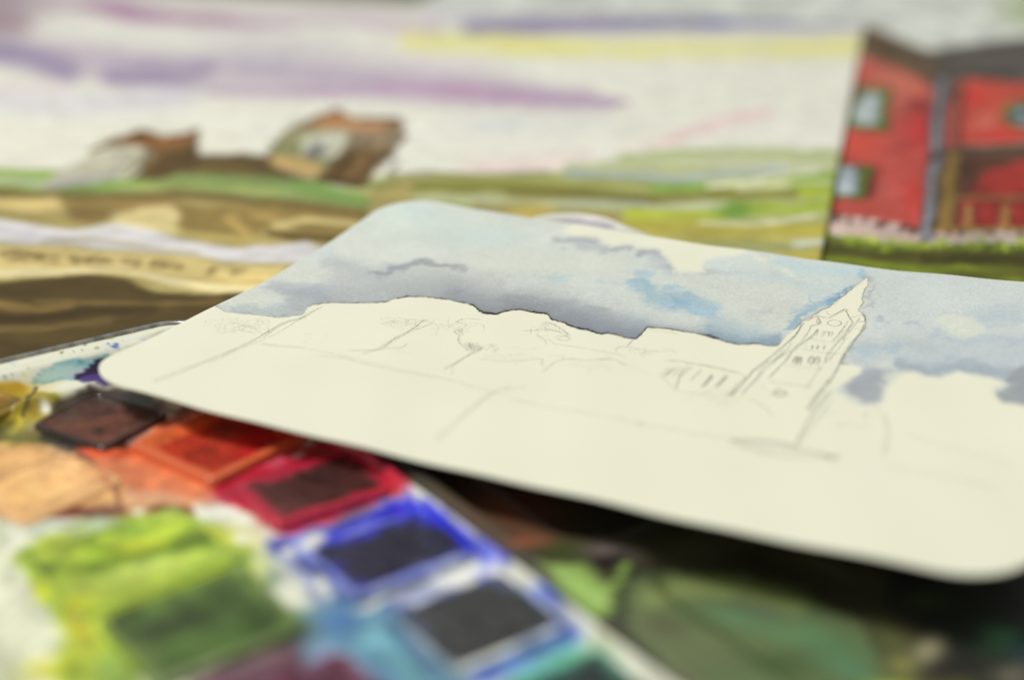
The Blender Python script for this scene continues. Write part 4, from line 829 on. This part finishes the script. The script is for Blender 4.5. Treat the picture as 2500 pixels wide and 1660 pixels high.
# ---- pencil drawing: graphite ribbons lying on the card
PV, PF, PA_ = [], [], []
rp = random.Random(8)
def pencil(pts, w=.11, a=.5, wob=1.0, n=1, spread=0, step=3.0):
    for _ in range(n):
        L = [(x + rp.gauss(0, spread), y + rp.gauss(0, spread * .6)) for x, y in pts]
        # smooth by Catmull-Rom and resample
        Q = []; E = [L[0]] + L + [L[-1]]
        for i in range(1, len(E) - 2):
            p0, p1, p2, p3 = map(np.array, (E[i - 1], E[i], E[i + 1], E[i + 2])); m_ = max(2, int(np.hypot(*(p2 - p1)) / step))
            for k in range(m_):
                t = k / m_; Q.append(.5 * ((2 * p1) + (-p0 + p2) * t + (2 * p0 - 5 * p1 + 4 * p2 - p3) * t * t + (-p0 + 3 * p1 - 3 * p2 + p3) * t ** 3))
        Q.append(np.array(L[-1], float)); Q = np.array(Q); k = np.arange(len(Q)); ph = rp.uniform(0, 99)
        Q[:, 0] += wob * (vnoise(k * .35 + ph, k * 0., 1) - .5) * 2; Q[:, 1] += wob * (vnoise(k * .35 + ph, k * 0. + 5, 2) - .5) * 1.4
        u, v = card_uv(Q[:, 0], Q[:, 1]); D = np.gradient(np.stack([u, v], 1), axis=0); D /= np.linalg.norm(D, axis=1)[:, None] + 1e-9
        pr = (.55 + .6 * vnoise(k * .12 + ph, k * 0. + 9, 3)); hw = w / 2000 * 1.25 * (.7 + .5 * pr)
        al = a * .66 * pr * np.clip(np.minimum(k + 1, len(k) - k) / 3.0, .3, 1); o0 = len(PV)
        for sgn in (1, -1):
            pass
        A_ = card(u - D[:, 1] * hw, v + D[:, 0] * hw); B_ = card(u + D[:, 1] * hw, v - D[:, 0] * hw)
        for i in range(len(k)):
            PV.append(A_[i] + (0, 0, .00004)); PV.append(B_[i] + (0, 0, .00004)); PA_.append(al[i]); PA_.append(al[i])
            if i: q = o0 + 2 * i; PF.append((q - 2, q - 1, q + 1, q))
def scribble(cx, cy, rx, ry, n, a=.45, w=.10):
    for _ in range(n):
        x, y = cx + rp.uniform(-1, 1) * rx, cy + rp.uniform(-1, 1) * ry; L = [(x, y)]; an = rp.uniform(-.6, .6) + (math.pi if rp.random() < .5 else 0)
        for k in range(rp.randint(3, 7)):
            an += rp.gauss(0, .9); x += math.cos(an) * rx * .3; y += math.sin(an) * ry * .45
            x = min(max(x, cx - rx * 1.1), cx + rx * 1.1); y = min(max(y, cy - ry * 1.1), cy + ry * 1.1); L.append((x, y))
        pencil(L, w, a)
# left tree trunk
pencil(q6([(1040, 845), (900, 880), (800, 930), (700, 1000), (560, 1065), (400, 1130), (200, 1205), (60, 1260)]), .16, .42, 1.2, 3, 2.2)
pencil(q6([(1140, 780), (1000, 860), (820, 965), (640, 1040), (420, 1140)]), .12, .4, 1.2, 2, 1.6)
pencil(q6([(1060, 830), (880, 900), (760, 980)]), .1, .38, 1, 3, 2)
pencil(q6([(1130, 785), (1080, 810), (1040, 815), (1020, 850)]), .1, .35, 1, 2, 2)
scribble(350 + 600 * .3827, 450 + 900 * .3827, 70, 18, 13, .34, .09); scribble(350 + 700 * .3827, 450 + 890 * .3827, 36, 12, 6, .34, .09)
pencil(q6([(490, 790), (560, 800), (620, 790), (700, 830), (800, 820), (860, 850), (960, 810), (1030, 800)]), .09, .3, 2, 2, 2)
pencil(q6([(420, 880), (520, 860), (640, 905), (770, 870), (790, 885), (620, 930), (740, 945), (720, 925), (560, 880)]), .09, .34, 2)
# base lines
pencil(q6([(750, 1020), (900, 1030), (1100, 1060), (1400, 1130), (1700, 1190), (2000, 1260), (2300, 1345)]), .16, .26, 1.4, 2, 3)
pencil(q6([(1100, 1090), (1250, 1110), (1500, 1170), (1900, 1240)]), .15, .26, 1.4, 2, 3); pencil(q6([(760, 1015), (900, 1035), (1040, 1050)]), .1, .26, 2, 2, 3)
scribble(350 + 1100 * .3827, 450 + 980 * .3827, 26, 10, 4, .2, .08)
# second tree
pencil(q6([(1800, 860), (1720, 920), (1620, 980), (1530, 1040), (1400, 1085)]), .13, .42, 1.2, 3, 2); pencil(q6([(1850, 890), (1700, 940), (1600, 985), (1500, 1045)]), .12, .4, 1, 2, 2)
pencil(q6([(1500, 890), (1600, 875), (1640, 890), (1740, 870), (1900, 900)]), .1, .4, 2, 2, 4); pencil(q6([(1620, 850), (1700, 860), (1680, 900), (1820, 850)]), .1, .36, 2, 2, 4)
scribble(350 + 1740 * .3827, 450 + 890 * .3827, 50, 12, 9, .38, .09); scribble(350 + 1930 * .3827, 450 + 930 * .3827, 36, 12, 8, .38, .09)
pencil(q6([(1310, 1058), (1400, 1060), (1540, 1050), (1640, 1045), (1690, 1020)]), .14, .42, 1.5, 2, 2); pencil(q6([(1580, 1030), (1650, 1045), (1620, 1065), (1720, 1080)]), .1, .36, 1)
pencil(q6([(2150, 865), (2060, 860), (2000, 880), (2060, 900), (2010, 935), (1980, 940), (2020, 970), (2010, 1000), (2060, 1050)]), .12, .42, 1.5, 2, 1.5)
pencil(q6([(1950, 910), (2030, 930), (2140, 885)]), .1, .36, 1.5)
# bushes, third tree
for dx in range(0, 100, 16): pencil(q7([(270 + dx, 1050), (280 + dx, 1120), (292 + dx, 1055 + dx * .3), (300 + dx, 1110)]), .13, .4, 1.2, 1, 1)
pencil(q7([(400, 1100), (300, 1150), (200, 1210), (105, 1255)]), .17, .42, 1, 3, 1.6); pencil(q7([(380, 1120), (250, 1190), (180, 1230), (175, 1300)]), .13, .36, 1, 1, 1.5)
pencil(q7([(400, 1090), (440, 1110), (470, 1070), (500, 1105), (510, 1130), (470, 1115)]), .12, .36, 1.4, 2, 2)
scribble(1050 + 430 * .3189, 500 + 1085 * .3189, 26, 9, 6, .3, .1)
scribble(1050 + 910 * .3189, 500 + 960 * .3189, 40, 16, 13, .46, .09); pencil(q7([(710, 960), (800, 970), (860, 955), (960, 965), (1070, 1020), (1000, 1040), (980, 1010), (1060, 1010)]), .11, .48, 2, 2, 2)
pencil(q7([(870, 900), (960, 920), (1030, 970), (1080, 1020)]), .11, .46, 2, 3, 3); pencil(q7([(820, 990), (880, 1040), (900, 1075)]), .1, .42, 1.5, 2, 3); pencil(q7([(900, 1020), (960, 1075)]), .1, .4, 1, 2, 3)
pencil(q7([(210, 960), (255, 990), (215, 1010), (230, 1050), (270, 1080)]), .11, .38, 1.4)
pencil(q7([(560, 1100), (640, 1090), (720, 1110)]), .1, .3, 1.4); pencil(q7([(740, 1115), (820, 1090), (850, 1105)]), .1, .28, 1.4)
pencil(q7([(370, 1180), (560, 1195), (700, 1190), (840, 1180), (850, 1220), (870, 1245)]), .13, .34, 1.6, 2, 2); pencil(q7([(640, 1230), (690, 1200), (740, 1190)]), .12, .3, 1.4)
pencil(q7([(850, 1280), (920, 1240), (980, 1200), (1080, 1180), (1200, 1190), (1300, 1180), (1420, 1190), (1500, 1230)]), .16, .36, 2, 2, 2); pencil(q7([(960, 1070), (1200, 1100), (1400, 1140), (1500, 1160)]), .13, .34, 1, 2, 1.5)
pencil(q7([(1550, 1030), (1500, 1085)]), .13, .42, 1, 2, 1.5); pencil(q7([(1420, 1130), (1430, 1100), (1480, 1090), (1650, 1110), (1750, 1125), (1850, 1115), (1890, 1140)]), .12, .3, 2, 2, 2)
pencil(q7([(1470, 1185), (1560, 1260), (1700, 1290), (1800, 1310)]), .12, .22, 2); pencil(q7([(1210, 1290), (1230, 1250), (1340, 1240), (1380, 1290)]), .12, .22, 2)
for k in range(6): pencil(q7([(1655 + k * 10, 950 + k * 4), (1870 + k * 10, 975 + k * 4)]), .09, .18, 1)
# nave roof and windows
pencil(q7([(1800, 1190), (1900, 1200), (2050, 1225), (2352, 1285)]), .15, .44, 1, 2, 1.5); pencil(q8([(0, 855), (150, 880), (350, 930)]), .15, .44, 1, 2, 1.5)
pencil(q7([(1880, 1250), (1800, 1310)]), .16, .42, 1, 3, 2); pencil(q7([(1990, 1250), (1920, 1310), (1880, 1420)]), .15, .4, 1, 3, 3); pencil(q7([(2080, 1265), (1990, 1350)]), .15, .4, 1, 2, 2)
for x in (2160, 2270): pencil(q7([(x, 1300), (x - 80, 1395)]), .2, .42, 1, 3, 2)
for x in (120, 225): pencil(q8([(x, 940), (x - 80, 1020)]), .2, .42, 1, 3, 2)
pencil(q7([(1800, 1330), (1900, 1420), (2100, 1440)]), .16, .3, 2, 2, 3); pencil(q8([(30, 890), (20, 930), (0, 940)]), .16, .36, 1)
scribble(1700 + 150 * .3387, 600 + 1075 * .3387, 60, 10, 7, .26, .16); scribble(1700 + 330 * .3387, 600 + 1110 * .3387, 60, 14, 8, .26, .18)
pencil(q8([(400, 1110), (480, 1160), (540, 1230)]), .18, .26, 2, 2, 3)
# tower
G = .5
pencil(q8([(770, 545), (720, 640), (600, 750), (480, 850), (400, 910), (380, 940), (250, 1080)]), .17, G, 1.2, 3, 2); pencil(q8([(830, 570), (780, 660), (680, 750), (540, 830), (440, 910)]), .14, G, 1.2, 2, 2)
pencil(q8([(870, 600), (830, 660), (720, 740), (640, 830), (520, 960)]), .15, G, 1.2, 3, 2); pencil(q8([(460, 910), (430, 960), (330, 1070)]), .17, G, 1, 3, 3); pencil(q8([(350, 930), (320, 980), (230, 1080)]), .16, .4, 1, 2, 3)
pencil(q8([(1130, 560), (1060, 640), (1000, 720), (950, 790), (930, 850)]), .15, G, 1.2, 3, 2); pencil(q8([(1100, 540), (1040, 620), (980, 700)]), .14, G, 1, 2, 2)
pencil(q8([(1215, 560), (1180, 640), (1100, 730), (1050, 800), (1020, 880), (960, 980), (870, 1110), (800, 1190)]), .16, G, 1.2, 2, 2.5); pencil(q8([(960, 960), (870, 1080), (800, 1180)]), .16, .42, 1, 3, 3)
pencil(q8([(990, 1040), (860, 1190), (760, 1360), (740, 1420)]), .18, .42, 1.4, 3, 4)
pencil(q8([(860, 500), (960, 520), (1060, 465), (1110, 530), (1130, 560)]), .13, G, 1, 3, 1.4); pencil(q8([(940, 470), (960, 500), (1040, 480), (1070, 455), (1100, 470)]), .12, G, 1, 2, 1.4)
pencil(q8([(1110, 520), (1200, 500), (1215, 545), (1160, 550)]), .12, G, 1, 2, 1.4); pencil(q8([(1130, 600), (1185, 600)]), .12, G, 1, 2, 1); pencil(q8([(1180, 520), (1130, 590), (1050, 680)]), .13, G, 1, 2, 1.6)
pencil(q8([(790, 545), (870, 510), (890, 560), (820, 580)]), .13, G, 1, 3, 1.6); pencil(q8([(870, 520), (880, 560), (900, 550)]), .12, G, 1, 3, 2)
el = [(995 + 50 * math.cos(t), 558 + 22 * math.sin(t)) for t in np.linspace(0, 6.6, 16)]; pencil(q8(el), .13, .62, .5, 2, .6)
pencil(q8([(880, 600), (870, 650)]), .11, .4, 1, 2, 1); pencil(q8([(920, 615), (905, 660)]), .11, .4, 1, 2, 1); pencil(q8([(915, 650), (930, 620), (955, 618), (950, 655)]), .12, G, 1, 2, .8); pencil(q8([(950, 655), (965, 622), (985, 625), (975, 660)]), .12, G, 1, 2, .8)
pencil(q8([(810, 665), (900, 685), (980, 695)]), .11, .4, 1, 2, 1); pencil(q8([(830, 690), (960, 705)]), .1, .34, 1); pencil(q8([(760, 745), (900, 770), (1060, 780)]), .12, G, 1, 2, 1)
for x in (830, 870, 915): pencil(q8([(x + 10, 718), (x, 747)]), .24, .8, .6, 3, .8)
pencil(q8([(770, 735), (800, 715)]), .12, .4, 1, 2, 1)
for x in (690, 720, 800, 845): pencil(q8([(x, 850), (x + 20, 810), (x + 38, 800), (x + 38, 830), (x + 20, 860)]), .18, .7, .8, 2, 1)
pencil(q8([(620, 860), (780, 875), (920, 895)]), .12, .34, 1, 2, 1.5); pencil(q8([(530, 980), (680, 1000), (850, 1020)]), .15, G, 1, 2, 1.5); pencil(q8([(400, 975), (520, 985)]), .13, .34, 1)
pencil(q8([(540, 1085), (570, 1055), (610, 1040), (650, 1055), (620, 1080), (570, 1085)]), .2, G, 1.4, 3, 3); pencil(q8([(575, 1080), (600, 1055), (620, 1065)]), .18, G, 1, 2, 2)
pencil(q8([(990, 430), (1100, 330)]), .1, .3, 1, 2, 2); pencil(q8([(1180, 290), (1220, 235)]), .1, .3, 1)
# far steps, porch
for k in range(5): pencil(q8([(240, 1390 + k * 10), (420, 1410 + k * 9), (620, 1430 + k * 10), (740, 1430 + k * 12)]), .22, .32, 2, 1, 3)
pencil(q8([(430, 1470), (620, 1490), (860, 1500), (1020, 1520)]), .2, .26, 2, 2, 4); scribble(1700 + 1000 * .3387, 600 + 1525 * .3387, 12, 6, 7, .4, .2)
pencil(q8([(1300, 1170), (1360, 1240), (1380, 1320), (1370, 1420), (1360, 1500)]), .18, .2, 2, 2, 4); pencil(q8([(1000, 1290), (1120, 1290), (1250, 1310)]), .2, .24, 2, 2, 3); scribble(1700 + 1240 * .3387, 600 + 1225 * .3387, 14, 8, 5, .28, .16)
pencil(q8([(1500, 1350), (1700, 1420), (2000, 1500), (2300, 1580)]), .2, .16, 2, 2, 4)
# foreground wall lines
C4 = lambda L: [(1250 + x * .5294, 830 + y * .5294) for x, y in L]; C3 = lambda L: [(x * .5294, 830 + y * .5294) for x, y in L]
pencil(C4([(0, 270), (200, 310), (450, 355), (620, 390), (800, 420), (1000, 455)]), .2, .26, 2, 2, 3); scribble(1250 + 605 * .5294, 830 + 392 * .5294, 12, 7, 6, .34, .2)
pencil(C3([(2361, 215), (2270, 245), (2180, 310), (2080, 400), (2000, 470)]), .2, .26, 2, 3, 4); pencil(C4([(-30, 240), (20, 220), (60, 215)]), .18, .26, 2, 2, 3)
pencil(C4([(1000, 460), (1200, 470), (1330, 500), (1500, 540)]), .24, .34, 2, 4, 4); pencil(C4([(1050, 490), (1250, 540), (1500, 545)]), .24, .26, 2, 3, 4)
pencil(C4([(1720, 330), (1730, 440), (1710, 540)]), .2, .18, 2, 2, 3); pencil(C4([(1300, 500), (1400, 380), (1480, 270)]), .2, .26, 2, 2, 3)
pencil(C4([(1740, 580), (1900, 610), (2100, 650), (2250, 690)]), .24, .16, 2, 3, 4)
for cx, cy, rx, ry, n_ in ((350 + 560 * .3827, 450 + 905 * .3827, 60, 14, 8), (350 + 1640 * .3827, 450 + 880 * .3827, 50, 10, 8), (350 + 2060 * .3827, 450 + 900 * .3827, 40, 16, 8), (1050 + 620 * .3189, 500 + 1150 * .3189, 60, 12, 7),
                           (1050 + 1150 * .3189, 500 + 1200 * .3189, 70, 12, 7), (1050 + 1600 * .3189, 500 + 1130 * .3189, 60, 12, 7), (1050 + 1900 * .3189, 500 + 1240 * .3189, 50, 16, 7), (1700 + 480 * .3387, 600 + 1020 * .3387, 40, 14, 6), (1700 + 900 * .3387, 600 + 1150 * .3387, 30, 20, 6)):
    scribble(cx, cy, rx, ry, n_, .26, .11)
for x in (1840, 1880, 1925, 1965): pencil(q7([(x, 1245), (x - 40, 1275), (x - 75, 1330)]), .15, .34, 1, 2, 2)
for a, b in (((640, 750), (450, 930)), ((700, 690), (560, 850)), ((1080, 660), (960, 830)), ((1060, 780), (930, 1000)), ((900, 860), (780, 1030)), ((300, 980), (230, 1090))):
    pencil(q8([a, ((a[0] + b[0]) / 2 + 6, (a[1] + b[1]) / 2), b]), .15, .34, 1.2, 2, 3)
mp = bpy.data.materials.new('graphite'); mp.use_nodes = True; nt = mp.node_tree; bs = nt.nodes['Principled BSDF']
bs.inputs['Base Color'].default_value = (.19, .175, .155, 1); bs.inputs['Roughness'].default_value = .6
tr = nt.nodes.new('ShaderNodeBsdfTransparent'); mx = nt.nodes.new('ShaderNodeMixShader'); at = nt.nodes.new('ShaderNodeAttribute'); at.attribute_name = 'pressure'
tc = nt.nodes.new('ShaderNodeTexCoord'); nz = nt.nodes.new('ShaderNodeTexNoise'); nz.inputs['Scale'].default_value = 3500; nz.inputs['Detail'].default_value = 1
mr = nt.nodes.new('ShaderNodeMapRange'); mr.inputs[1].default_value = .35; mr.inputs[2].default_value = .62; mr.inputs[3].default_value = .25; mr.inputs[4].default_value = 1.15
ml = nt.nodes.new('ShaderNodeMath'); ml.operation = 'MULTIPLY'; ml.use_clamp = True
nt.links.new(tc.outputs['Object'], nz.inputs['Vector']); nt.links.new(nz.outputs[0], mr.inputs[0]); nt.links.new(mr.outputs[0], ml.inputs[0]); nt.links.new(at.outputs['Fac'], ml.inputs[1])
nt.links.new(ml.outputs[0], mx.inputs[0]); nt.links.new(tr.outputs[0], mx.inputs[1]); nt.links.new(bs.outputs[0], mx.inputs[2]); nt.links.new(mx.outputs[0], nt.nodes['Material Output'].inputs[0])
mesh_obj('pencil_drawing', np.array(PV), np.array(PF), mp, cardroot, floats={'pressure': np.array(PA_)})
sc.cycles.max_bounces = 6; sc.cycles.transparent_max_bounces = 24
